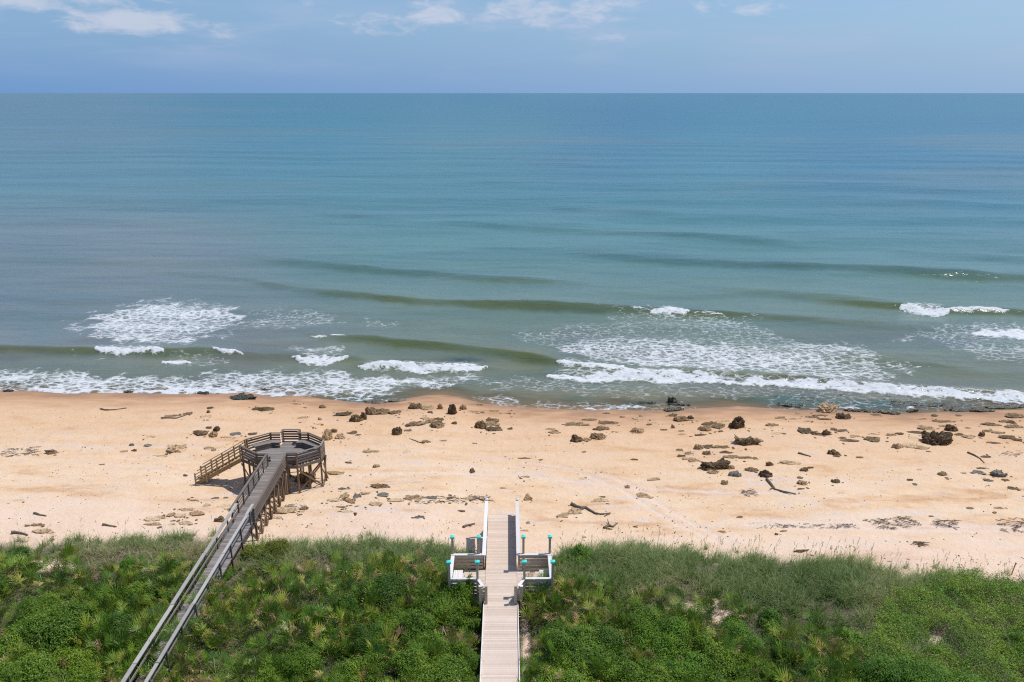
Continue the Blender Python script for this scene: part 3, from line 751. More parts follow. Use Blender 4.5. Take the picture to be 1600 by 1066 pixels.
def rock_mesh(seed, w, d, h, shape, big, wet=False):
    rg = np.random.default_rng(seed)
    v, f = ico(5 if big == 2 else 4 if big else 3)
    v = v.copy()
    # angular outline: intersection of a few half planes
    n = rg.integers(5, 9); an = np.sort(rg.random(n) * 2 * np.pi); di = rg.uniform(.62, 1.0, n)
    th = np.arctan2(v[:, 1], v[:, 0])
    c = np.cos(th[:, None] - an[None]); r = np.where(c > .15, di[None] / np.maximum(c, .15), 9).min(1)
    r = np.clip(r, .45, 1.15)
    rad = np.hypot(v[:, 0], v[:, 1]); z = v[:, 2]
    low = np.clip((z + 1) / 2, 0, 1)
    if shape == 'o': k = rad ** .72 * (.5 + .5 * r) * (.86 + .14 * low); zz = np.sign(z) * np.abs(z) ** .72
    else: k = np.minimum(rad * 1.75, 1.0) * r; zz = np.clip(z * 1.55, -1, 1); k *= .74 + .26 * np.clip((zz + 1) / 1.6, 0, 1)
    x, y = np.cos(th) * k, np.sin(th) * k
    off3 = Vector(rg.uniform(-50, 50, 3))
    fr = 1.6 if shape == 'o' else 2.0
    disp = np.empty(len(v)); d2 = np.empty(len(v)); strat = np.empty(len(v)); rid = np.empty(len(v))
    for i, (a, b, e) in enumerate(zip(x, y, zz)):
        p = Vector((a, b, e * .8)) * fr + off3
        disp[i] = mnoise.fractal(p, .9, 2.1, 4); d2[i] = mnoise.noise(p * 3.4)
        rid[i] = 1 - 2 * abs(mnoise.noise(p * 1.7 + Vector((9, 3, 1))))
        strat[i] = mnoise.noise(Vector((a * .6, b * .6, math.floor((e + .08 * d2[i]) * (4.2 if shape in 'ls' else 2.6)) * 3.7)) + off3)
    amp = {'o': .30, 's': .26, 'f': .22, 'l': .27}[shape]
    if wet: amp, = (.16,)
    ls = {'o': .16, 's': .26, 'f': .08, 'l': .32}[shape]
    if wet: ls = .1
    g = 1 + amp * disp + (.05 if wet else .13) * d2 + ls * strat * (rad > .3) - .14 * np.clip(rid - .55, 0, 1) / .45
    x, y = x * g, y * g
    zz = zz * (1 + .34 * disp + .12 * d2) + (.22 * disp + (.02 if wet else .14) * d2) * (rad < .8) * (z > 0)
    tilt = rg.normal(0, .13, 2)
    zz = zz + tilt[0] * x + tilt[1] * y
    if shape in 'sl' and rg.random() < .6: zz += .25 * (zz > 0) * np.clip(y, -.3, 1)
    sx = w / max(x.max() - x.min(), .1); sy = d / max(y.max() - y.min(), .1)
    top = zz.max()
    V = np.stack([x * sx, y * sy, zz / top * h], -1)
    V[:, 2] = np.maximum(V[:, 2], -h * .55)
    return np_mesh('rock', V, f, False)

ROCKS = '''
10 614 16 5 ws,200 616 14 5 ws,245 612 28 7 gs,315 618 18 5 ws,372 627 42 14 ws,270 653 24 5 bs,290 650 14 6 ds,326 641 10 5 ds,325 647 6 5 bo,320 654 18 6 tf,397 643 14 6 ds,411 644 24 9 ds,
308 683 24 12 ds,325 672 10 5 ds,337 676 10 9 do,331 685 17 10 bo,350 687 26 5 tf,366 682 18 7 gf,391 682 14 5 ds,230 686 18 5 tf,204 698 8 4 gs,230 698 12 4 gf,208 707 9 4 bs,193 708 12 4 tf,272 709 30 12 to,
250 715 24 4 tf,324 703 18 5 tf,333 707 8 5 ts,76 712 18 9 bo,86 710 8 3 bf,158 728 10 3 bf,289 746 7 4 bo,311 750 7 4 to,25 785 18 5 pf,304 784 14 3 bf,335 781 12 4 gf,352 780 8 3 gf,56 824 22 5 bs,63 836 36 9 ts,
233 817 26 8 ps,249 813 22 6 ts,264 810 14 8 ts,288 800 24 6 ts,305 808 26 10 ts,280 811 18 8 ps,286 822 24 8 ps,236 823 28 6 ps,265 823 12 6 pf,343 818 18 11 do,320 794 12 6 pf,350 796 24 9 pf,412 613 14 4 ws,462 633 18 2 bf,
474 640 8 4 bf,502 640 11 7 bo,471 655 16 4 tf,499 658 6 5 to,498 667 14 4 bf,533 652 28 9 ds,555 661 22 15 do,568 658 12 14 do,580 650 24 16 do,597 649 30 12 bs,616 649 20 8 bs,588 632 36 9 gs,618 630 28 8 gs,
647 641 22 9 do,664 642 26 9 ts,687 641 8 9 bo,672 647 8 4 ds,707 649 15 18 do,724 642 12 9 bo,739 647 34 5 tf,748 635 12 3 bf,772 645 14 4 bf,793 648 14 3 bf,646 668 30 9 bs,664 657 14 5 ts,672 663 20 9 bs,685 660 16 7 bs,
682 671 24 11 bo,619 682 17 14 bo,636 676 12 4 bs,710 665 9 5 bo,752 672 20 14 do,766 662 20 9 bs,770 667 28 8 bs,772 676 26 10 ds,798 673 8 5 ds,510 690 17 18 to,521 678 12 8 bo,531 688 18 11 to,549 681 16 8 bs,558 683 8 4 bs,
667 693 15 4 bs,692 691 12 3 bf,742 696 8 4 gf,581 709 28 5 tf,635 711 12 9 pf,543 726 12 4 bs,526 743 28 7 ts,587 733 12 7 to,738 740 9 7 bo,592 765 32 9 bs,535 767 14 5 gf,785 765 10 3 bf,523 786 24 8 ps,537 782 14 10 ts,
548 788 16 9 ts,557 781 12 10 gs,573 774 22 4 bf,597 778 18 8 gs,585 793 22 9 ps,620 786 26 6 ps,642 783 24 8 bs,671 782 24 7 gs,702 781 14 4 bf,734 783 20 6 ts,536 795 20 3 bf,543 802 18 5 pf,442 806 34 13 ps,430 813 16 6 ps,
473 799 14 7 bs,473 757 34 20 do,654 811 16 5 gf,722 802 12 5 bs,
1052 634 18 14 wo,1010 634 20 4 ws,1064 636 24 5 ws,1053 645 22 7 ws,1052 653 13 6 ds,1066 661 24 12 bo,1080 657 13 8 do,1052 671 6 8 bo,997 657 15 6 ts,973 654 10 3 bf,948 648 12 3 bf,1014 666 10 3 bf,1022 663 20 3 tf,
924 659 22 5 bs,952 665 28 7 bs,898 668 36 9 bs,859 674 14 5 ts,866 679 16 6 ts,942 675 24 10 bs,998 679 23 9 to,1038 674 12 3 bf,1065 676 10 3 bf,1067 681 12 3 tf,900 693 20 15 bo,917 692 16 9 bs,937 689 26 12 bo,
1103 676 22 11 bo,1111 667 24 9 bs,1127 672 20 12 bs,1132 662 20 5 ts,1095 683 20 4 bs,1127 677 9 4 bf,1155 672 26 23 do,1169 699 36 14 dl,1181 694 20 10 ds,1093 705 16 11 to,1108 702 17 8 ds,1128 703 22 6 bs,1105 713 14 9 bo,
1077 712 12 6 bs,1062 706 10 4 bs,1065 716 12 5 bs,1083 724 14 9 ts,1072 720 10 5 ts,1121 737 44 20 dl,1117 743 16 8 bs,1143 735 12 8 bo,1150 747 20 12 go,1135 711 18 7 bs,1143 718 22 7 bs,1165 719 28 5 bs,1180 720 10 6 bs,
1177 740 20 12 bs,1197 748 20 16 do,1133 760 12 9 bo,991 721 11 4 bs,912 709 8 4 bf,819 718 24 3 bf,845 721 8 3 bf,822 747 14 3 tf,910 750 14 4 pf,1022 753 18 6 ts,981 765 9 8 to,1006 779 26 9 tf,825 784 14 11 to,935 787 22 8 ts,
942 779 10 3 bf,897 806 20 13 ts,879 811 18 9 ts,1157 811 11 4 bf,993 826 9 4 bf,1130 834 12 5 bf,953 829 10 3 bf,825 820 6 5 gf,820 832 14 4 tf,
1266 632 24 12 ws,1217 624 20 7 ws,1237 638 26 6 ws,1298 647 34 15 to,1321 657 24 14 do,1327 626 26 9 ws,1383 629 24 8 ws,1440 637 58 8 ws,1352 646 40 6 ws,1369 651 14 4 ds,1396 650 20 6 ws,1427 646 14 4 ws,1498 645 26 7 ws,
1535 646 28 6 ws,1580 640 50 8 ws,1282 652 22 4 ds,1269 655 20 4 ds,1287 658 20 4 ds,1248 649 14 3 bf,1263 660 12 2 bf,1221 656 16 5 bs,1239 657 16 3 bf,1208 668 20 8 bs,1214 680 22 5 pf,1262 680 20 12 ds,1278 682 16 7 ds,
1292 682 14 11 do,1306 676 10 7 bs,1317 677 14 6 ds,1318 687 12 4 bf,1328 692 26 4 ds,1341 687 18 8 tf,1365 692 24 10 bs,1367 681 16 4 bf,1394 683 16 6 bs,1408 681 12 5 bs,1431 679 24 6 ds,1432 689 16 9 pf,1453 675 24 12 bs,
1468 697 46 24 dl,1490 676 20 14 do,1477 669 14 4 bs,1462 653 10 5 bo,1443 657 16 3 bf,1479 662 30 5 bs,1463 660 10 4 bf,1501 652 10 4 bf,1515 671 10 3 bf,1404 703 16 11 to,1422 702 22 9 ts,1441 704 22 9 ts,1503 683 16 7 bs,
1518 687 22 9 ts,1536 684 10 11 do,1545 677 18 5 bs,1553 667 26 7 bs,1572 662 12 6 bs,1580 688 22 8 bs,1587 671 26 8 ds,1590 656 28 10 ds,1584 664 14 7 ds,1563 680 18 6 bs,1594 692 14 8 bs,1556 695 22 4 bf,
1305 713 20 11 bo,1308 716 10 4 bs,1345 718 10 4 bs,1234 727 28 7 ts,1258 739 15 8 bo,1266 734 12 4 bs,1255 760 16 9 to,1251 750 8 5 bs,1253 766 12 3 bf,1307 757 13 7 bo,1317 774 9 6 pf,1204 730 12 10 bo,
1543 717 14 4 bs,1476 745 14 8 bo,1438 736 8 3 tf,1424 753 9 4 ds,1431 760 7 4 gf,1508 741 10 3 tf,1533 744 20 10 gs,1563 747 22 12 gl,1546 754 12 5 gs,1536 735 14 4 bs,1572 753 11 4 bs,1584 767 15 7 bs,1518 797 11 4 bf,1562 798 18 5 bf,
1434 851 13 4 ds,1225 832 12 3 bf,1214 838 6 4 do,1252 865 24 6 bs,1455 809 8 3 bf'''
ORD = 'first second third fourth fifth sixth seventh eighth ninth tenth eleventh twelfth thirteenth fourteenth fifteenth sixteenth seventeenth eighteenth nineteenth twentieth'.split()
OWN = {  # stones that need no counting
    (372, 627): 'large black wet slab half in the wash, seaward of the lookout stair', (272, 709): 'lone tan boulder on open sand seaward of the lookout stair foot',
    (473, 757): 'big dark boulder lying in the shade under the octagonal lookout', (63, 836): 'long tan slab by the grass edge at the beach end away from the lookout',
    (343, 818): 'dark boulder beside the handrail of the grey walkway at the grass', (442, 806): 'broad pale slab beside the support posts of the grey walkway',
    (1155, 672): 'lone very dark round boulder standing tall on wet sand beyond the boardwalk', (1468, 697): 'very large black jagged outcrop, the tallest rock on the beach',
    (1121, 737): 'large dark overhanging outcrop in the middle of the dry sand rocks', (1298, 647): 'large tan rock with dark flank standing right at the waterline',
    (707, 649): 'upright dark brown rock shaped like a stump near the wash', (555, 661): 'big dark round boulder in front of the long pile behind the lookout',
    (510, 690): 'tall tan boulder close to the seaward corner of the lookout', (1052, 634): 'black round boulder standing in the shallow wash',
    (1440, 637): 'longest black slab awash along the foam line', (825, 784): 'small pyramid shaped tan rock just beyond the boardwalk end post', (1563, 747): 'grey layered stack of thin slabs on dry sand',
    (1169, 699): 'dark layered outcrop with ragged top behind the overhanging outcrop', (1254, 865): 'flat brown rock lying against the grass edge', (647, 641): 'black boulder on its own at the wash, rounder than the tan slabs beside it',
    (935, 787): 'tan slab lying just behind the driftwood branch', (897, 806): 'tan slab touching the driftwood branch, the taller of two', (879, 811): 'tan slab beside the driftwood branch, the lower of two',
    (592, 765): 'dark brown wedge slab alone between the lookout and the pale slab group', (752, 672): 'dark rock at the shoreward end of the pile straight beyond the boardwalk'}
rocks = []
for e in ROCKS.replace('\n', '').split(','):
    px, py, w, h, k = e.split(); rocks.append((float(px), float(py), float(w), float(h), k))
def zone(px, py):
    if py < 650 and px > 1170 or py < 642 and 990 < px <= 1170 or py < 634 and px < 640: z = 'awash at the waterline', (820 if px > 820 else 430)
    elif px < 400: z = ('on sand seaward of the lookout stair' if py < 700 else 'on dry sand past the lookout stair' if py < 790 else 'at the grass edge past the grey walkway'), 400
    elif px < 840: z = ('on sand behind the lookout' if py < 700 and px < 640 else 'on sand straight beyond the boardwalk' if py < 700 else 'on dry sand between lookout and boardwalk'), 430
    elif px < 1200: z = ('on wet sand past the boardwalk' if py < 700 else 'on dry sand past the boardwalk'), 785
    else: z = ('in the rocky reef strip' if py < 700 else 'on far dry sand below the reef strip'), 785
    return z
ZREF = {430: 'lookout', 400: 'lookout', 785: 'boardwalk', 820: 'boardwalk'}
classes = {}
for i, (px, py, w, h, k) in enumerate(rocks):
    size = 'small' if w < 11.5 else 'medium' if w < 19 else 'broad' if w < 29 else 'very broad'
    classes.setdefault((size, k, zone(px, py)), []).append(i)
lab = {}
for (size, k, (zn, ref)), ids in classes.items():
    ids.sort(key=lambda i: abs(rocks[i][0] - ref))
    n = len(ids)
    for j, i in enumerate(ids):
        s = f'{size} {TONE[k[0]]} {SHAPE[k[1]]} {zn}'
        if n > 1: s += f', {ORD[j]} from {ZREF[ref]}'
        lab[i] = s
def axial(px, py, X, Y, Z): return chart(X, Y, Z)[2]
for i, (px, py, w, h, k) in enumerate(rocks):
    X, Y, Z = G(px, py - (1 if k[1] == 'f' else 1.5))
    dep = float(chart(X, Y, Z)[2]); sc = F / dep
    ang = math.atan2(CZ - Z, Y); sa, ca = math.sin(ang), math.cos(ang)
    W = w * (1.06 if k[1] in 'of' else 1.2 if px > 840 else 1.1) / sc; Hm = h * 1.08 / sc
    if k[1] == 'o': D = W * .8; V = max((Hm - D * sa * .62) / ca, W * .35)
    elif k[1] == 'l': D = W * .6; V = max((Hm - D * sa * .6) / ca, W * .32)
    elif k[1] == 's': V = max(.13, min(.36 * Hm / ca, W * .42)); D = max((Hm - V * ca * .8) / sa, W * .28)
    else: V = max(.045, .11 * Hm); D = max((Hm - V * ca) / sa, W * .22)
    if k[1] in 'os' and px > 840 and (int(px), int(py)) not in OWN: V *= .82
    if k == 'ws': V = max(V, .34 if px > 900 else .2); W *= 1.3 if px > 900 else 1
    gz = float(ground(X, Y + D * .45))
    me = rock_mesh(1000 + i, W, D, V, k[1], 2 if w > 30 else int(w > 12), k[0] == 'w')
    me.materials.append(RM[k[0]])
    nm = 'boulder' if k[1] == 'o' else 'rock_outcrop' if k[1] == 'l' else 'slab_rock' if k[1] == 's' else 'flat_stone'
    o = link(nm, me, None, None, (float(X), float(Y) + D * .45, gz - V * (.06 if k[1] == 'o' else .16)), (0, 0, random.uniform(-.15, .15)))
    tag(o, OWN.get((int(px), int(py)), lab[i]), 'rock', 'coquina rocks scattered along the beach', 'thing')

# ------------------------------------------------------------------ driftwood, twigs, sea wrack
def tube(pts, rads, seg=7, jit=.0, seed=0):
    rg = np.random.default_rng(seed); pts = np.asarray(pts, float)
    tn = np.gradient(pts, axis=0); tn /= np.linalg.norm(tn, axis=1)[:, None]
    a = np.cross(tn, [0, 0, 1.]); nz = np.linalg.norm(a, axis=1); a[nz < 1e-3] = (1, 0, 0); a /= np.linalg.norm(a, axis=1)[:, None]
    b = np.cross(a, tn)
    th = np.linspace(0, 2 * np.pi, seg, endpoint=False)
    r = np.asarray(rads)[:, None, None] * (1 + jit * rg.normal(size=(len(pts), seg, 1)))
    V = (pts[:, None] + r * (np.cos(th)[None, :, None] * a[:, None] + np.sin(th)[None, :, None] * b[:, None])).reshape(-1, 3)
    n = len(pts); i = np.arange(n - 1)[:, None] * seg; j = np.arange(seg)[None]; k = (j + 1) % seg
    Fq = np.stack([i + j, i + k, i + seg + k, i + seg + j], -1).reshape(-1, 4)
    caps = []
    for e in (0, (n - 1) * seg):
        for q in range(1, seg - 2, 2): caps.append([e, e + q, e + q + 1, e + q + 2])
    return V, np.concatenate([Fq, np.array(caps)])
def driftwood(pts, r, label, side=(), m='dark_wood', lift=.6):
    sub = []
    a = np.array(pts, float)
    t = np.linspace(0, len(a) - 1, 26)
    px = np.interp(t, np.arange(len(a)), a[:, 0]); py = np.interp(t, np.arange(len(a)), a[:, 1])
    X, Y, Z = G(px, py)
    k = np.sin(np.linspace(0, 9, 26)) * .03
    rr = np.linspace(1.15, .5, 26) * r
    V, Fq = tube(np.stack([X, Y + k, Z + rr * lift], -1), rr, 7, .12, int(a[0, 0]))
    Vs, Fs = [V], [Fq]; n = len(V)
    for (x0, y0), (x1, y1), h in side:
        tt = np.linspace(0, 1, 8); X, Y, Z = G(x0 + (x1 - x0) * tt, y0 + (y1 - y0) * tt)
        V, Fq = tube(np.stack([X, Y, Z + r * .5 + h * tt ** 1.3], -1), np.linspace(.6, .2, 8) * r, 6, .1, 3)
        Vs.append(V); Fs.append(Fq + n); n += len(V)
    me = np_mesh('driftwood', np.concatenate(Vs), np.concatenate(Fs), True, {'tint': ('FACE', 'FLOAT', np.full(sum(len(q) for q in Fs), .3))})
    tag(link('driftwood', me, M[m]), label, 'driftwood', 'driftwood washed up on the sand')
driftwood([(893, 789), (900, 793), (908, 795), (915, 794), (922, 798), (930, 803), (940, 805), (953, 803)], .12, 'largest dark driftwood branch lying curved on the sand beyond the boardwalk', [((953, 803), (944, 808), 0), ((915, 794), (905, 799), .1)])
driftwood([(1198, 750), (1206, 759), (1210, 765), (1224, 769), (1244, 773)], .10, 'dark bent log below the overhanging outcrop on dry sand', [((1208, 763), (1202, 767), .1)])
driftwood([(1512, 708), (1522, 712), (1531, 717), (1538, 724)], .085, 'dark straight stick with broken end on sand below the reef strip')
driftwood([(53, 803), (62, 805), (72, 807)], .08, 'thin brown stick on pale sand past the grey walkway')
driftwood([(160, 821), (172, 822), (182, 824)], .08, 'thin brown stick just above the grass past the grey walkway')
driftwood([(18, 834), (30, 833), (43, 837)], .10, 'brown stick beside the long tan slab at the grass edge')
driftwood([(944, 826), (952, 822), (958, 824), (965, 818)], .09, 'knotty twig beside the grass edge below the driftwood branch', [((952, 822), (949, 816), .2)])
driftwood([(734, 784), (746, 780), (756, 782), (766, 777)], .08, 'crooked dark stick behind the boardwalk end rail', [((746, 780), (741, 777), .15)])
driftwood([(724, 825), (733, 821), (742, 819)], .09, 'short dark twig beside the turquoise capped posts', [((733, 821), (737, 824), .05)])
driftwood([(1247, 709), (1256, 711), (1267, 714)], .09, 'brown stick on pale sand below the reef strip')
driftwood([(663, 693), (656, 692), (640, 686)], .07, 'thin brown stick on sand behind the lookout pile')
driftwood([(157, 640), (162, 641), (180, 641), (198, 638)], .09, 'long slender branch on the wet sand seaward of everything else near the lookout stair')
driftwood([(252, 654), (275, 654), (294, 648)], .08, 'thin grey branch lying against a flat dark stone on wet sand')

def scatter_px(n, poly):
    a = np.array(poly, float); p = RNG.random((n * 3, 2)) * (a.max(0) - a.min(0)) + a.min(0)
    k = poly_sd(p[:, 0], p[:, 1], [tuple(q) for q in poly]) > 0
    return p[k][:n]
# sea wrack: thin dark fronds in drift lines
Vs, Fs, n = [], [], 0
for poly, cnt in (([(1350, 812), (1420, 806), (1440, 822), (1380, 828)], 46), ([(1460, 812), (1500, 814), (1495, 826), (1460, 824)], 22), ([(1555, 812), (1600, 808), (1660, 812), (1660, 832), (1570, 832)], 60), ([(1180, 818), (1340, 820), (1340, 826), (1180, 826)], 26),
                  ([(0, 703), (60, 698), (60, 712), (0, 714)], 34), ([(1560, 706), (1600, 704), (1600, 714), (1560, 714)], 10), ([(1160, 764), (1182, 764), (1182, 776), (1160, 776)], 14), ([(640, 776), (770, 774), (772, 786), (640, 788)], 40),
                  ([(1430, 847), (1446, 848), (1444, 853), (1430, 853)], 10), ([(440, 790), (480, 786), (480, 800), (445, 803)], 14)):
    for px, py in scatter_px(int(cnt * 2.4), poly):
        X, Y, Z = G(px, py); th = random.gauss(0, .45); ln = random.uniform(.18, .6)
        t = np.linspace(-.5, .5, 6)
        pts = np.stack([X + math.cos(th) * ln * t, Y + math.sin(th) * ln * t + .03 * np.sin(t * 6 + th * 9), np.full(6, Z + .015 + random.random() * .03)], -1)
        V, Fq = tube(pts, np.full(6, random.uniform(.009, .020)), 4); Vs.append(V); Fs.append(Fq + n); n += len(V)
me = np_mesh('sea_wrack', np.concatenate(Vs), np.concatenate(Fs), False, {'tint': ('FACE', 'FLOAT', np.full(sum(map(len, Fs)), .2))})
tag(link('sea_wrack', me, M['dark_wood']), 'thin dark fronds of sea wrack in drift lines on the sand', 'sea wrack', kind='stuff')
# shell and bark chips all over the dry sand
p = scatter_px(3000, [(-60, 640), (1660, 650), (1660, 905), (1300, 870), (860, 850), (300, 830), (-60, 850)])
cl_ = fbm(p[:, 0] / 70, p[:, 1] / 14, 150, 3); p = p[RNG.random(len(p)) < sstep(.42, .66, cl_) + .05]
sz = RNG.uniform(.018, .065, len(p))
for px, py, w, h, k in rocks:                      # broken bits round each bigger rock
    if w > 12 and k[0] != 'w':
        q = int(RNG.integers(1, 6)); aa = RNG.random(q) * 6.28; rr = RNG.uniform(.5, 1.15, q)
        p = np.concatenate([p, np.stack([px + np.cos(aa) * rr * w * .8, py - 1 + np.sin(aa) * rr * 6], -1)]); sz = np.concatenate([sz, RNG.uniform(.05, .15, q)])
X, Y, Z = G(p[:, 0], p[:, 1]); m_ = len(X); th = RNG.random(m_) * 6.28
v, f = ico(1)
sc3 = np.stack([sz * RNG.uniform(.8, 1.8, m_), sz * RNG.uniform(.5, 1., m_), sz * .45], -1)
V = v[None] * sc3[:, None]; c, s_ = np.cos(th)[:, None], np.sin(th)[:, None]
V = np.stack([V[..., 0] * c - V[..., 1] * s_ + X[:, None], V[..., 0] * s_ + V[..., 1] * c + Y[:, None], V[..., 2] + Z[:, None] + .004], -1)
me = np_mesh('beach_debris', V.reshape(-1, 3), (f[None] + (np.arange(m_) * len(v))[:, None, None]).reshape(-1, 3))
tag(link('beach_debris', me, RM['b']), 'small chips of shell, bark and stone strewn over the sand', 'beach debris', kind='stuff')

# ------------------------------------------------------------------ dune plants
def leaf_mat(name, stops, rough=.5, trans=.25, spec=.35, var=.25):
    m, nt = mat(name)
    t = attr(nt, 'tint').outputs['Fac']; r = N(nt, 'ShaderNodeObjectInfo').outputs['Random']
    f = mathn(nt, 'ADD', t, mathn(nt, 'MULTIPLY', mathn(nt, 'SUBTRACT', r, .5), var), clamp=True)
    c = ramp(nt, f, stops)
    p = principled(nt, c, rough, None, spec)
    tl = nt.nodes.new('ShaderNodeBsdfTranslucent'); L(nt, mixc(nt, .4, c, (.16, .22, .02)), tl.inputs[0])
    mx = nt.nodes.new('ShaderNodeMixShader'); mx.inputs[0].default_value = trans
    L(nt, p.outputs[0], mx.inputs[1]); L(nt, tl.outputs[0], mx.inputs[2]); out(nt, mx.outputs[0]); return m
LM = {'palm': leaf_mat('palmetto fronds', [(0, (.038, .095, .012)), (.32, (.10, .205, .018)), (.58, (.21, .315, .028)), (.78, (.40, .38, .06)), (.91, (.50, .36, .14)), (1, (.32, .20, .115))], .42, .2, .45, .22),
      'shrub': leaf_mat('shrub leaves', [(0, (.026, .070, .006)), (.4, (.075, .158, .009)), (.75, (.16, .27, .014)), (1, (.26, .34, .03))], .5, .16, .35, .5),
      'bright': leaf_mat('bright shrub leaves', [(0, (.050, .130, .009)), (.5, (.115, .245, .012)), (1, (.22, .36, .022))], .5, .18, .35, .4),
      'yellow': leaf_mat('yellow-green shrub leaves', [(0, (.10, .14, .012)), (.5, (.19, .215, .02)), (1, (.29, .29, .04))], .5, .3, .3, .3),
      'grass': leaf_mat('dune grass blades', [(0, (.085, .145, .04)), (.35, (.22, .32, .105)), (.62, (.36, .43, .17)), (.8, (.52, .47, .24)), (1, (.60, .48, .30))], .5, .46, .35, 0),
      'dead': leaf_mat('dry twigs', [(0, (.13, .10, .075)), (.5, (.24, .195, .15)), (1, (.36, .30, .24))], .8, .1, .2, .2),
      'vine': leaf_mat('beach vine leaves', [(0, (.034, .095, .009)), (.45, (.125, .25, .013)), (.8, (.215, .34, .020)), (1, (.32, .38, .04))], .45, .28, .4, 0)}

def leafquads(c, nrm, ln, wd, rg):
    """diamond leaves; c centres, nrm rough facing"""
    n = len(c)
    nn = nrm + rg.normal(0, .42, (n, 3)); nn /= np.linalg.norm(nn, axis=1)[:, None] + 1e-9
    u = np.cross(nn, rg.normal(size=(n, 3))); u /= np.linalg.norm(u, axis=1)[:, None] + 1e-9
    w = np.cross(nn, u)
    ln = ln[:, None]; wd = wd[:, None]
    V = np.stack([c - u * ln, c + w * wd + nn * wd * .3, c + u * ln, c - w * wd + nn * wd * .3], 1).reshape(-1, 3)
    return V, np.arange(n * 4).reshape(-1, 4)

def shrub_mesh(seed, leaves, leaf, flat=.62, lobes=9):
    """unit-radius mound of several lobes filled with leaves"""
    rg = np.random.default_rng(seed)
    th = rg.random(lobes) * 6.28; rr = np.sqrt(rg.random(lobes)) * .74
    L0 = np.stack([rr * np.cos(th), rr * np.sin(th), rg.uniform(.22, .62, lobes) * (1.1 - rr * .8)], -1); LR = rg.uniform(.14, .40, lobes) * (1.1 - rr * .3)
    k = rg.choice(lobes, leaves, p=LR ** 2 / (LR ** 2).sum())
    d = rg.normal(size=(leaves, 3)); d /= np.linalg.norm(d, axis=1)[:, None]; d[:, 2] = np.abs(d[:, 2]) * rg.choice([1, 1, 1, -.6], leaves)
    r = LR[k] * np.where(rg.random(leaves) < .93, rg.uniform(.78, 1.1, leaves) + .35 * rg.random(leaves) ** 6, rg.uniform(.3, .9, leaves))
    lump = 1 + .75 * (fbm(d[:, 0] * 3.1 + k * 3.7, d[:, 1] * 3.1 + d[:, 2] * 2, seed % 50, 2) - .5)
    c = L0[k] + d * (r * lump)[:, None]
    c[:, 2] = np.maximum(c[:, 2] * flat * 1.25, .02)
    V, Fq = leafquads(c, d * .8 + np.array([.15, .05, .8]), rg.uniform(.7, 1.35, leaves) * leaf, rg.uniform(.4, .62, leaves) * leaf, rg)
    tint = np.clip(rg.normal(.45, .16, leaves) + .35 * (fbm(c[:, 0] * 2.5, c[:, 1] * 2.5, seed % 40, 2) - .5) + rg.normal(0, .08, lobes)[k], 0, 1)
    return np_mesh('shrub', V, Fq, False, {'tint': ('FACE', 'FLOAT', tint)})
def stem_mesh(seed, n=6, h=.45):
    rg = np.random.default_rng(seed); Vs, Fs, q = [], [], 0
    for i in range(n):
        a = rg.random() * 6.28; l = rg.uniform(.25, .55); t = np.linspace(0, 1, 5)
        pts = np.stack([np.cos(a) * l * t ** 1.2, np.sin(a) * l * t ** 1.2, -.15 + (h + .15) * t], -1)
        V, Fq = tube(pts, np.linspace(.035, .012, 5), 5, .1, seed + i); Vs.append(V); Fs.append(Fq + q); q += len(V)
    return np_mesh('stem', np.concatenate(Vs), np.concatenate(Fs), True, {'tint': ('FACE', 'FLOAT', np.full(sum(map(len, Fs)), .4))})
def palmetto_mesh(seed, fans, yel):
    rg = np.random.default_rng(seed); V, Fq, T = [], [], []; n = 0
    for i in range(fans):
        az = i * 2.399 + rg.normal(0, .3); el = rg.uniform(.35, 1.35)            # petiole direction
        pl = rg.uniform(.30, .68) * (1.05 - .25 * (el > 1.1))
        d = np.array([math.cos(az) * math.cos(el), math.sin(az) * math.cos(el), math.sin(el)])
        c = d * pl + np.array([rg.normal(0, .07), rg.normal(0, .07), .05])
        # fan plane: leans outward, tips up
        side = np.array([-math.sin(az), math.cos(az), 0]); up = np.cross(side, d) * -1
        fwd = d * rg.uniform(.75, 1.) + np.array([0, 0, rg.uniform(-.15, .35)]); fwd /= np.linalg.norm(fwd)
        nr = np.cross(side, fwd); R = rg.uniform(.36, .56); seg = rg.integers(13, 18); span = rg.uniform(1.25, 1.75)
        dead = rg.random() < .10 + yel * .25
        ft = np.clip(rg.normal(.36 + yel * .30, .16), 0, .9) if not dead else rg.uniform(.86, 1)
        # petiole
        w = side * .009
        b0 = np.array([0, 0, .0]); V += [b0 - w, b0 + w, c + w, c - w]; Fq.append([n, n + 1, n + 2, n + 3]); T.append(.6); n += 4
        for j in range(seg):
            a = -span + 2 * span * (j + .5) / seg + rg.normal(0, .03)
            ax = fwd * math.cos(a) + side * math.sin(a)
            ln = R * (1 - .28 * abs(a) / span) * rg.uniform(.88, 1.1)
            ax = ax + nr * (-.10 + rg.normal(0, .06)); px = np.cross(ax, nr); px /= np.linalg.norm(px) + 1e-9
            wd = ln * math.tan(span / seg) * .55 * .62
            mid = c + ax * ln * .55 + nr * .01
            tip = c + ax * ln + np.array([0, 0, -.05 * rg.random() - (.12 if dead else 0)])
            V += [c, mid + px * wd, tip, mid - px * wd]; Fq.append([n, n + 1, n + 2, n + 3]); n += 4
            T.append(np.clip(ft + rg.normal(0, .05) + (.16 if abs(a) > span * .8 and yel > .3 else 0), 0, 1))
    return np_mesh('saw_palmetto', np.array(V), np.array(Fq), False, {'tint': ('FACE', 'FLOAT', np.array(T))})

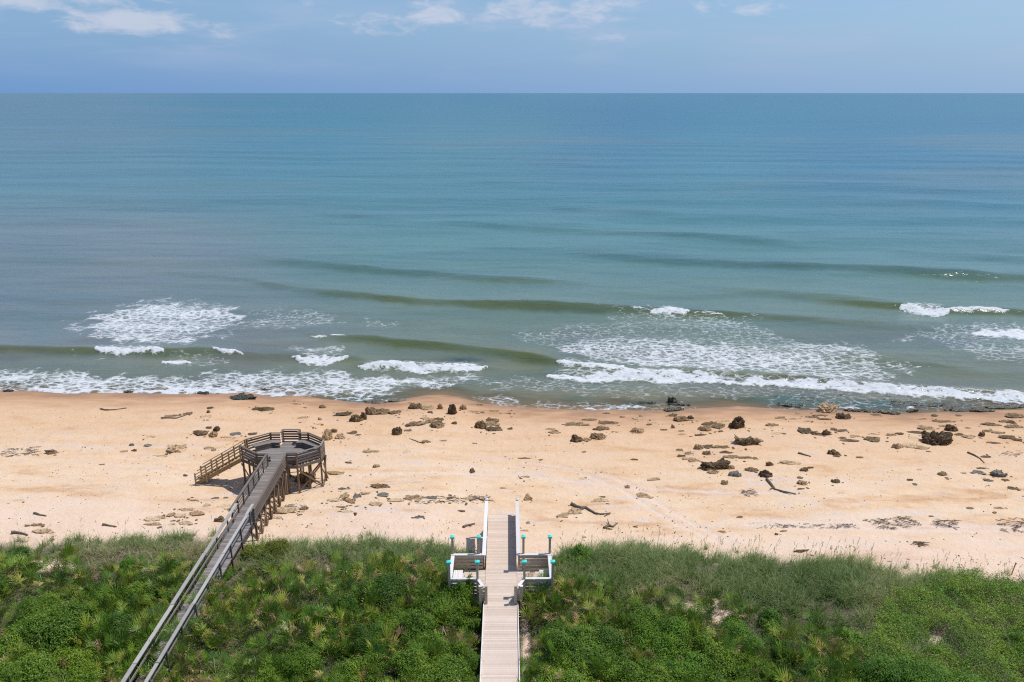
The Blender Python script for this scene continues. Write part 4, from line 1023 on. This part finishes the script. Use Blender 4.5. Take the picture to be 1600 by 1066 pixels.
STEM = [stem_mesh(900 + i) for i in range(3)]
for s_ in STEM: s_.materials.append(LM['dead'])
def px_in(px, py, poly): return poly_sd(np.asarray(px, float), np.asarray(py, float), poly) > 0
def on_deck(x, y, m=0.):
    a = (np.abs(x + .63) < 1.02 + m) & (y < 47)
    b = (np.abs(x + .63) < 2.95 + m) & (y > 37.9 - m) & (y < 40.6 + m)
    return a | b
def on_walk(x, y, m=0.): return np.abs(x - (WX - .0145 * (y - WY))) < .62 + m

# shrubs placed one by one: photo position of the foot, half width, kind
SHRUBS = '''205 893 22 b,272 893 17 b,430 874 30 y,395 868 20 y,25 878 24 s,47 893 18 s,356 900 15 b,676 897 22 b,735 951 25 S,712 946 19 S,752 962 10 S,748 944 11 s,722 930 16 s,746 962 14 s,746 986 15 s,743 1006 16 s,742 1034 15 s,740 1062 16 s,700 925 20 s,600 945 46 s,520 1010 44 s,650 1010 46 s,706 968 40 s,722 1040 42 s,470 1050 40 s,
560 1064 46 s,640 1068 48 s,96 1008 54 s,182 990 46 s,28 1020 52 s,118 1062 54 s,206 940 36 s,62 968 36 s,252 930 26 s,150 942 30 s,545 968 34 s,484 968 26 s,660 950 30 s,612 985 36 s,575 1012 34 s,735 988 26 s,
690 1082 50 s,40 1085 60 s,190 1052 36 s,740 1085 30 s,420 940 24 s,330 905 16 s,300 945 20 s,410 1085 44 s,250 1085 30 s,
905 877 26 b,876 880 14 s,890 1030 50 s,948 1012 44 s,1000 982 38 s,1040 1020 50 b,1108 1040 48 s,1150 1012 40 b,965 1060 50 s,1062 1066 48 b,1178 1062 38 s,850 1050 30 s,868 992 24 s,1240 1034 34 s,1300 1052 36 b,
1258 1076 36 s,1200 972 22 b,1136 982 24 s,1352 1062 34 b,1000 1085 50 s,900 1085 50 s,1110 1088 46 s,840 1085 30 s,1210 1000 26 s,1075 985 26 s,920 975 26 s,1330 1010 26 b,1420 1085 50 b,1500 1092 44 b,
1590 1010 30 b,-40 950 50 s,-60 1040 60 s,1660 1000 50 b,1680 1070 50 b'''
SM = {}
for kd, mt in (('s', 'shrub'), ('b', 'bright'), ('y', 'yellow')):
    big = [shrub_mesh(200 + i + ord(kd), 20000, .024, .66, 22) for i in range(3)]
    small = [shrub_mesh(300 + i + ord(kd), 6500, .042, .85, 10) for i in range(2)]
    for q in big + small: q.materials.append(LM[mt])
    SM[kd] = (big, small)
KT = {'s': 'dark green', 'b': 'bright green', 'y': 'yellow-green'}
def vzone(px):
    if px < 345: return 'on the walkway far side', 400, 'walkway'
    if px < 560: return 'beside the grey walkway', 300, 'walkway'
    if px < 785: return 'on the boardwalk near side', 785, 'boardwalk'
    if px < 1080: return 'past the boardwalk', 785, 'boardwalk'
    return 'far past the boardwalk', 785, 'boardwalk'
sl = []; tall_ = []
for e in SHRUBS.replace('\n', '').split(','):
    px, py, w, k = e.split(); sl.append((float(px), float(py), float(w), k.lower())); tall_.append(2.5 if k.isupper() else 1)
cls = {}
for i, (px, py, w, k) in enumerate(sl):
    sz = 'small' if w < 27 else 'wide'
    row = 'near the grass' if py < 930 else 'mid dune' if py < 1010 else 'low on the dune'
    cls.setdefault((sz, k, vzone(px), row), []).append(i)
slab = {}
for (sz, k, (zn, ref, rn), row), ids in cls.items():
    ids.sort(key=lambda i: abs(sl[i][0] - ref))
    for j, i in enumerate(ids): slab[i] = f'{sz} {KT[k]} shrub {row} {zn}' + (f', {ORD[j]} from {rn}' if len(ids) > 1 else '')
SH_W = []
for i, (px, py, w, k) in enumerate(sl):
    X, Y, Z = G(px, py); X, Y, Z = float(X), float(Y), float(Z)
    r = w * 1.12 / (F / float(chart(X, Y, Z)[2]))
    big, small = SM[k]
    me = random.choice(big if w >= 27 else small)
    hz = r * (random.uniform(1.05, 1.5) if w >= 27 else 1.05) * tall_[i]
    if on_deck(np.array(X - r * .6), np.array(Y)) or on_deck(np.array(X + r * .6), np.array(Y)): r *= .8
    o = link('shrub', me, None, None, (X, Y, Z - .05), (0, 0, random.random() * 6.28))
    o.scale = (r, r * random.uniform(.85, 1.1), hz)
    tag(o, slab[i], 'shrub', 'leafy shrubs on the dune')
    link('stem', STEM[i % 3], None, o)
    SH_W.append((X, Y, r))
SH_W = np.array(SH_W)

# saw palmettos
PALM_Z = [([(-200, 897), (100, 894), (200, 900), (330, 898), (318, 950), (240, 1070), (190, 1250), (-260, 1250)], 1.0),
          ([(372, 912), (450, 908), (500, 896), (560, 888), (640, 892), (700, 900), (752, 930), (752, 1250), (225, 1250), (300, 1000)], 1.15),
          ([(818, 920), (870, 912), (960, 934), (1040, 940), (1140, 952), (1230, 962), (1330, 1000), (1380, 1250), (815, 1250)], .9)]
PM = {0: [palmetto_mesh(500 + i, 12, .0) for i in range(4)], 1: [palmetto_mesh(520 + i, 13, .42) for i in range(4)], 2: [palmetto_mesh(540 + i, 12, .85) for i in range(3)]}
for v_ in PM.values():
    for q in v_: q.materials.append(LM['palm'])
cand = RNG.random((9000, 2)) * [66, 20] + [-34, 27.5]
cz = ground(cand[:, 0], cand[:, 1]); cpx, cpy, _ = chart(cand[:, 0], cand[:, 1], cz)
got = []
for i in range(len(cand)):
    if len(got) >= 290: break
    px, py = cpx[i], cpy[i]
    if px < -50 or px > 1650 or py > 1120: continue
    zi = [q for q, (poly, dn) in enumerate(PALM_Z) if px_in(px, py, poly)]
    if not zi or bare(px, py, 1.6): continue
    x, y = cand[i]
    if on_deck(np.array(x), np.array(y), .25): continue
    if on_walk(np.array(x), np.array(y), .02 if py > 985 else .35): continue
    c_ = fbm(px / 90, py / 45, 170, 3)
    if RNG.random() > sstep(.22, .46, c_): continue
    ds = np.hypot(SH_W[:, 0] - x, SH_W[:, 1] - y) / SH_W[:, 2]
    if ds.min() < .45 and RNG.random() < .85: continue
    md = .74
    if got and min((a - x) ** 2 + (b - y) ** 2 for a, b, *_ in got) < md ** 2: continue
    yl = fbm(px / 75, py / 40, 180, 3) + (.10 if py < 925 else 0) + RNG.normal(0, .06)
    got.append((x, y, cz[i], 2 if yl > .64 else 1 if yl > .50 else 0, px, py, zi[0]))
for px, py, vr in ((262, 1000, 1), (250, 1030, 0), (300, 985, 1), (285, 1010, 2), (272, 1040, 1), (215, 1062, 0), (236, 1052, 1), (320, 960, 0), (205, 1045, 1), (226, 1010, 0), (245, 985, 1), (270, 950, 0), (340, 935, 1), (255, 1066, 0), (832, 930, 1), (852, 924, 2), (868, 918, 1), (846, 945, 0), (828, 960, 1), (880, 932, 2)):
    x, y, z = (float(q) for q in G(px, py + 14)); got.append((x, y, z + .30, vr, px, py, 0 if px < 250 else 1 if px < 700 else 2))
for yy, sd in ((-21, 1), (-19.6, -1), (-18.4, 1), (-17.2, 1), (-16.3, -1), (-15.2, 1), (-14.2, -1), (-13.4, 1), (-12, 1), (-10.6, -1), (-9.4, 1), (-7.6, 1), (-20.3, -1), (-13, -1)):
    x = WX - .0145 * yy + sd * random.uniform(.62, .9); y = WY + yy; z = max(float(ground(x, y)) + .25, 4.12 - .25 * (yy > -12))
    q = chart(x, y, z); got.append((x, y, z, int(RNG.integers(0, 2)), q[0], q[1], 0 if sd < 0 else 1, -sd * .35))
ZN = ['on the dune beyond the grey walkway', 'between the grey walkway and the pale boardwalk', 'on the dune past the boardwalk bench bays']
VN = ['deep green', 'yellow-tipped green', 'browning half-dead']
for x, y, z, vr, px, py, zi, *ln_ in got:
    o = link('saw_palmetto', random.choice(PM[vr]), None, None, (x, y, z + random.uniform(.0, .25)), (random.gauss(0, .12), (ln_[0] if ln_ else random.gauss(0, .12)), random.random() * 6.28))
    if ln_: o.rotation_mode = 'ZYX'
    s = random.uniform(.9, 1.5); o.scale = (s, s, s * random.uniform(.95, 1.4))
    row = 'near the dune grass' if py < 960 else 'on the landward slope'
    tag(o, f'{VN[vr]} saw palmetto {row} {ZN[zi]}', 'palmetto', f'{VN[vr]} saw palmettos {row} {ZN[zi]}')

# dune grass, one mass
def blades(X, Y, Z, n_per, length, wid, tint, spread, lean, rg, seg=3):
    m = len(X); k = m * n_per
    bx = np.repeat(X, n_per) + rg.normal(0, spread, k); by = np.repeat(Y, n_per) + rg.normal(0, spread, k)
    bz = np.repeat(Z, n_per)
    ln = np.repeat(length, n_per) * rg.uniform(.55, 1.15, k); az = rg.random(k) * 6.28; le = np.abs(rg.normal(lean, lean * .5, k))
    t = np.linspace(0, 1, seg + 1)[None]
    hx = np.sin(le)[:, None] * ln[:, None] * (t ** 1.7); hz = np.cos(le * .6)[:, None] * ln[:, None] * (t - .34 * np.clip(le, 0, 1.2)[:, None] * t ** 2.5)
    px = bx[:, None] + np.cos(az)[:, None] * hx + .10 * hz; py = by[:, None] + np.sin(az)[:, None] * hx; pz = bz[:, None] + hz - .04
    wv = wid * (1 - .8 * t) * .5
    fa = az + rg.normal(0, .8, k)
    sx, sy_ = -np.sin(fa)[:, None] * wv, np.cos(fa)[:, None] * wv
    V = np.stack([np.stack([px - sx, py - sy_, pz], -1), np.stack([px + sx, py + sy_, pz], -1)], 2).reshape(-1, 3)
    b = (np.arange(k) * (seg + 1) * 2)[:, None] + (np.arange(seg) * 2)[None]
    Fq = np.stack([b, b + 1, b + 3, b + 2], -1).reshape(-1, 4)
    T = np.repeat(np.clip(np.repeat(tint, n_per) + rg.normal(0, .17, k), 0, 1), seg)
    return V, Fq, T
GRASS = [([(-300, 838), (345, 834), (340, 892), (100, 888), (-300, 900)], .62, .85), ([(368, 838), (756, 842), (757, 890), (700, 902), (560, 895), (450, 900), (372, 905)], .85, .95),
         ([(850, 846), (1450, 858), (1440, 945), (1300, 955), (1100, 945), (990, 938), (862, 915)], 1.0, 1.0), ([(1420, 880), (1900, 890), (1900, 925), (1600, 925), (1430, 935)], .9, .85),
         ([(1180, 940), (1420, 930), (1480, 1010), (1400, 1080), (1350, 1080), (1320, 985)], .55, .8), ([(1480, 1000), (1700, 990), (1700, 1100), (1400, 1100)], .35, .9)]
cand = RNG.random((16000, 2)) * [76, 22] + [-38, 27]
gz_ = ground(cand[:, 0], cand[:, 1]); gpx, gpy, _ = chart(cand[:, 0], cand[:, 1], gz_)
dn = np.zeros(len(cand)); hh = np.zeros(len(cand))
for poly, d_, h_ in GRASS:
    w_ = sstep(-9, 6, poly_sd(gpx + 30 * (fbm(cand[:, 0] / 2, cand[:, 1] / 2, 190, 2) - .5), gpy + 22 * (fbm(cand[:, 0] / 1.5, cand[:, 1] / 1.5, 191, 2) - .5), poly)) * d_
    hh = np.where(w_ > dn, h_, hh); dn = np.maximum(dn, w_)
ve = VEGEDGE(cand[:, 0]) - cand[:, 1] + 1.1 * (fbm(cand[:, 0] / 1.2, cand[:, 1] / 1.2, 195, 2) - .5)
dn *= np.maximum(sstep(-.35, .5, ve), .05 * (ve > -1.6)) * (.34 + .9 * sstep(.36, .52, fbm(cand[:, 0] / 1.6, cand[:, 1] / 1.6, 192, 3)))
ok = (RNG.random(len(cand)) < dn) & ~on_deck(cand[:, 0], cand[:, 1], .1) & ~on_walk(cand[:, 0], cand[:, 1], .2) & ~bare(gpx, gpy, 1.1)
gX, gY, gZ, gpx, gpy, hh, ve = (q[ok] for q in (cand[:, 0], cand[:, 1], gz_, gpx, gpy, hh, ve))
dry = .38 * np.exp(-(((gpx - 270) / 75) ** 2 + ((gpy - 868) / 16) ** 2)) + .5 * np.exp(-(((gpx - 485) / 42) ** 2 + ((gpy - 890) / 13) ** 2)) + .32 * np.exp(-(((gpx - 150) / 60) ** 2 + ((gpy - 872) / 12) ** 2)) + .3 * np.exp(-(((gpx - 1050) / 90) ** 2 + ((gpy - 925) / 14) ** 2))
tint = np.clip(.34 + .5 * (fbm(gX / 2.2, gY / 2.2, 193, 3) - .5) + dry + .1 * (gpx > 1330), 0, 1)
lenn = hh * RNG.uniform(.7, 1.1, len(gX)) * (1 - .35 * np.clip(dry * 1.5, 0, 1)) * (.65 + .35 * sstep(.0, 1.2, ve))
a1 = blades(gX, gY, gZ, 30, lenn * 1.22, .032, np.clip(tint + .1, 0, 1), .10, .84, RNG)
# sea oat stalks standing over the front of the grass
fr_ = np.where((ve > -.2) & (ve < 1.6))[0]; fr_ = RNG.choice(fr_, min(260, len(fr_)), replace=False)
wgt = np.interp(gpx[fr_], [0, 300, 500, 850, 1000, 1200, 1600], [.35, .25, .3, .4, .5, 1, 1]); fr_ = fr_[RNG.random(len(fr_)) < wgt]
a2 = blades(gX[fr_], gY[fr_], gZ[fr_], 2, np.full(len(fr_), 1.75), .020, np.full(len(fr_), .86), .08, .16, RNG, 4)
hV = []
V2 = a2[0].reshape(-1, 5, 2, 3).mean(2)
hc, hn = [], []
for q in range(9): hc.append(V2[:, 4] + (V2[:, 3] - V2[:, 4]) * (q * .07) + RNG.normal(0, .012, (len(V2), 3)))
hc = np.concatenate(hc)[RNG.random(len(hc) * len(V2)) < .6] if False else np.concatenate(hc)
a3V, a3F = leafquads(hc, np.tile([[0, -1., .3]], (len(hc), 1)), np.full(len(hc), .035), np.full(len(hc), .014), RNG)
Vs = np.concatenate([a1[0], a2[0], a3V]); n1, n2 = len(a1[0]), len(a1[0]) + len(a2[0])
Fs = np.concatenate([a1[1], a2[1] + n1, a3F + n2]); Ts = np.concatenate([a1[2], a2[2], np.full(len(a3F), .9)])
o = link('dune_grass', np_mesh('dune_grass', Vs, Fs, False, {'tint': ('FACE', 'FLOAT', Ts)}), LM['grass'])
tag(o, 'blue-green arching sea oat grass along the top of the dune', 'grass', kind='stuff')

# low creeping vine: bright leaves hugging the slope
def cover(name, n, polys, leaf, m, hgt, label, cat, tbase=.45, dens=(.25, .45), seed=0, avoid=True):
    c = RNG.random((n, 2)) * [76, 21] + [-38, 27]
    z = ground(c[:, 0], c[:, 1]); px, py, _ = chart(c[:, 0], c[:, 1], z)
    w = np.zeros(n)
    for poly, d_ in polys: w = np.maximum(w, d_ * sstep(-10, 8, poly_sd(px, py + 20 * (fbm(c[:, 0], c[:, 1], seed + 3, 2) - .5), poly)))
    w *= sstep(*dens, fbm(c[:, 0] / 1.1, c[:, 1] / 1.1, seed, 3)) * sstep(0, .8, VEGEDGE(c[:, 0]) - c[:, 1])
    k = (RNG.random(n) < w) & ~on_deck(c[:, 0], c[:, 1], .02) & ~on_walk(c[:, 0], c[:, 1], .0) & ~bare(px, py)
    c, z = c[k], z[k]; m_ = len(c)
    top = hgt * (.05 + 1.7 * fbm(c[:, 0] / .8, c[:, 1] / .8, seed + 1, 3)) * (.6 + .8 * fbm(c[:, 0] / 3, c[:, 1] / 3, seed + 6, 2))
    zz = z + top * RNG.uniform(.35, 1.05, m_)
    e = .12
    gxn = fbm((c[:, 0] + e) / .8, c[:, 1] / .8, seed + 1, 3) - fbm((c[:, 0] - e) / .8, c[:, 1] / .8, seed + 1, 3)
    gyn = fbm(c[:, 0] / .8, (c[:, 1] + e) / .8, seed + 1, 3) - fbm(c[:, 0] / .8, (c[:, 1] - e) / .8, seed + 1, 3)
    nr = np.stack([-gxn * hgt * 3, -gyn * hgt * 3, np.full(m_, .8)], -1)
    V, Fq = leafquads(np.stack([c[:, 0], c[:, 1], zz], -1), nr, RNG.uniform(.6, 1.3, m_) * leaf, RNG.uniform(.35, .7, m_) * leaf, RNG)
    T = np.clip(tbase + 1.0 * (fbm(c[:, 0] / 1.6, c[:, 1] / 1.6, seed + 2, 3) - .5) + .5 * (fbm(c[:, 0] / 5, c[:, 1] / 4, seed + 9, 2) - .5) + RNG.normal(0, .12, m_), 0, 1)
    tag(link(name, np_mesh(name, V, Fq, False, {'tint': ('FACE', 'FLOAT', T)}), LM[m]), label, cat, kind='stuff')
cover('creeping_vine', 1100000, [([(1395, 935), (1480, 908), (1600, 915), (1900, 925), (1900, 1300), (1330, 1300), (1350, 1020)], 1.)], .044, 'vine', .95, 'bright green creeping vine covering the dune slope past the grass', 'vine', .5, (-.3, .1), 210)
cover('undergrowth', 760000, [([(-300, 885), (345, 890), (300, 1020), (200, 1300), (-300, 1300)], .8), ([(368, 905), (560, 888), (757, 892), (757, 1300), (220, 1300), (300, 1020)], .85), ([(814, 912), (1000, 940), (1240, 955), (1400, 1000), (1420, 1300), (812, 1300)], .8)],
      .038, 'shrub', .42, 'low leafy undergrowth filling the gaps between palmettos', 'undergrowth', .20, (.08, .34), 230)
cover('dry_litter', 90000, [([(180, 848), (345, 850), (345, 896), (180, 894)], .9), ([(440, 876), (530, 876), (530, 908), (440, 908)], 1.), ([(100, 858), (200, 858), (180, 890), (90, 890)], .7), ([(960, 915), (1130, 918), (1130, 940), (960, 938)], .6), ([(-300, 890), (1400, 930), (1400, 1300), (-300, 1300)], .06)],
      .060, 'dead', .30, 'dry grey-brown stalks and litter between the dune plants', 'dry litter', .5, (.30, .5), 250)

# orange marker stake at the edge of the grass
X, Y, Z = (float(q) for q in G(1579, 898))
sk = MB().beam((0, 0, -.3), (.16, 0, .72), .06, .035)
so = sk.build('marker_stake', M['orange'], None, (X, Y, Z)); tag(so, 'thin leaning orange marker stake standing in sand at the grass edge', 'marker stake')
MB().beam((.165, 0, .725), (.185, 0, .83), .085, .05).build('stake_tip', M['gold_wood'], so)

# ------------------------------------------------------------------ light, sky, camera
SUN = Vector((.48, .15, 1.0)).normalized()
sun = bpy.data.lights.new('sun', 'SUN'); sun.energy = 4.0; sun.angle = math.radians(.53); sun.color = (1, .965, .91)
so = bpy.data.objects.new('sun', sun); COL.objects.link(so); so.rotation_euler = SUN.to_track_quat('Z', 'Y').to_euler()
W = bpy.data.worlds.new('World'); S.world = W; W.use_nodes = True
nt = W.node_tree; nt.nodes.clear()
sky = N(nt, 'ShaderNodeTexSky', sky_type='NISHITA'); sky.sun_disc = False
sky.sun_elevation = math.asin(SUN.z); sky.sun_rotation = math.atan2(SUN.x, SUN.y); sky.air_density = 1.0; sky.dust_density = .6; sky.ozone_density = 3.0; sky.altitude = 0
tc = N(nt, 'ShaderNodeTexCoord'); sp = N(nt, 'ShaderNodeSeparateXYZ'); L(nt, tc.outputs['Generated'], sp.inputs[0])
az = mathn(nt, 'ARCTAN2', sp.outputs[0], sp.outputs[1]); el = mathn(nt, 'ARCSINE', sp.outputs[2])
cv = N(nt, 'ShaderNodeCombineXYZ'); L(nt, az, cv.inputs[0]); L(nt, el, cv.inputs[1])
def snoise(sx, sy, detail=5, rough=.6, dist=.3, off=0):
    mp = N(nt, 'ShaderNodeMapping'); mp.inputs['Scale'].default_value = (sx, sy, 1); mp.inputs['Location'].default_value = (off, off * .7, 0); L(nt, cv.outputs[0], mp.inputs[0])
    return tex(nt, mp.outputs[0], 1.0, detail, rough, dist)
puff = snoise(26, 75, 6, .62, .4); wisp = snoise(5, 30, 5, .6, .6, 3.1)
c = mixc(nt, 1.0, sky.outputs[0], (.86, .98, 1.14), 'MULTIPLY')
# humid band low over the sea, lavender towards the sun side
hz = mapr(nt, el, -.01, .16, 1, 0, True)
tint = mixc(nt, mapr(nt, az, -.65, .65, 0, 1), (1.25, 3.05, 6.4), (3.0, 4.75, 7.4))
c = mixc(nt, mathn(nt, 'MULTIPLY', hz, .86), c, tint)
c = mixc(nt, mathn(nt, 'MULTIPLY', mapr(nt, wisp, .42, .72, 0, .5, True), mapr(nt, el, .01, .06, 0, 1)), c, (4.3, 5.2, 7.3))
def blob(px, py, rx, ry):
    a0 = math.atan((px - 800) / F / math.cos(PITCH - math.atan((533 - py) / F))); e0 = math.atan((533 - py) / F) - PITCH
    dx = mathn(nt, 'DIVIDE', mathn(nt, 'SUBTRACT', az, a0), rx / F); dy = mathn(nt, 'DIVIDE', mathn(nt, 'SUBTRACT', el, e0), ry / F)
    return mathn(nt, 'SUBTRACT', 1.0, mathn(nt, 'ADD', mathn(nt, 'MULTIPLY', dx, dx), mathn(nt, 'MULTIPLY', dy, dy)))
cm = None
for px, py, rx, ry, k in ((250, 43, 78, 16, 1.1), (100, 8, 120, 20, .95), (215, 22, 60, 16, .55), (300, 4, 40, 12, .5), (690, 22, 48, 18, .8), (610, 40, 62, 15, .65), (740, 14, 30, 18, .4), (870, 10, 100, 30, .75), (790, 18, 60, 24, .6), (385, 53, 30, 9, .45), (1130, 10, 80, 20, .5), (1205, 20, 34, 11, .4), (935, 58, 30, 10, .4), (520, 8, 22, 8, .4),
                          (-250, 30, 180, 30, .7), (1800, 20, 160, 40, .6)):
    b = mathn(nt, 'MULTIPLY', mathn(nt, 'MAXIMUM', blob(px, py, rx * 1.5, ry * 1.5), 0.0), k)
    cm = b if cm is None else mathn(nt, 'MAXIMUM', cm, b)
f = mapr(nt, mathn(nt, 'ADD', cm, mathn(nt, 'MULTIPLY', mathn(nt, 'SUBTRACT', puff, .5), 2.1)), .28, 1.05, 0, .55, True)
f = mathn(nt, 'MULTIPLY', f, mapr(nt, cm, 0, .25, 0, 1))
c = mixc(nt, f, c, (7.2, 7.2, 8.0))
# higher broken cloud, out of frame but mirrored in the water
hi = mathn(nt, 'MULTIPLY', mapr(nt, snoise(3.2, 6.0, 5, .6, .4, 7.7), .50, .68, 0, .35, True), mapr(nt, el, .14, .26, 0, 1))
c = mixc(nt, hi, c, (5.4, 6.0, 7.2))
bg = N(nt, 'ShaderNodeBackground', Strength=.10); L(nt, c, bg.inputs[0])
wo = N(nt, 'ShaderNodeOutputWorld'); L(nt, bg.outputs[0], wo.inputs[0])

cam = bpy.data.cameras.new('camera'); cam.sensor_width = 36; cam.lens = F / 1600 * 36; cam.clip_end = 200000; cam.clip_start = .5
co = bpy.data.objects.new('camera', cam); COL.objects.link(co); co.location = (0, 0, CZ); co.rotation_euler = (math.pi / 2 - PITCH, 0, 0)
S.camera = co
S.view_settings.view_transform = 'Standard'; S.view_settings.look = 'None'; S.view_settings.exposure = 0; S.view_settings.gamma = 1
S.render.engine = 'CYCLES'; S.cycles.use_denoising = False; S.render.filter_size = 1.2; S.cycles.filter_width = 1.2
S.cycles.max_bounces = 6; S.cycles.transparent_max_bounces = 8; S.cycles.caustics_reflective = False; S.cycles.caustics_refractive = False
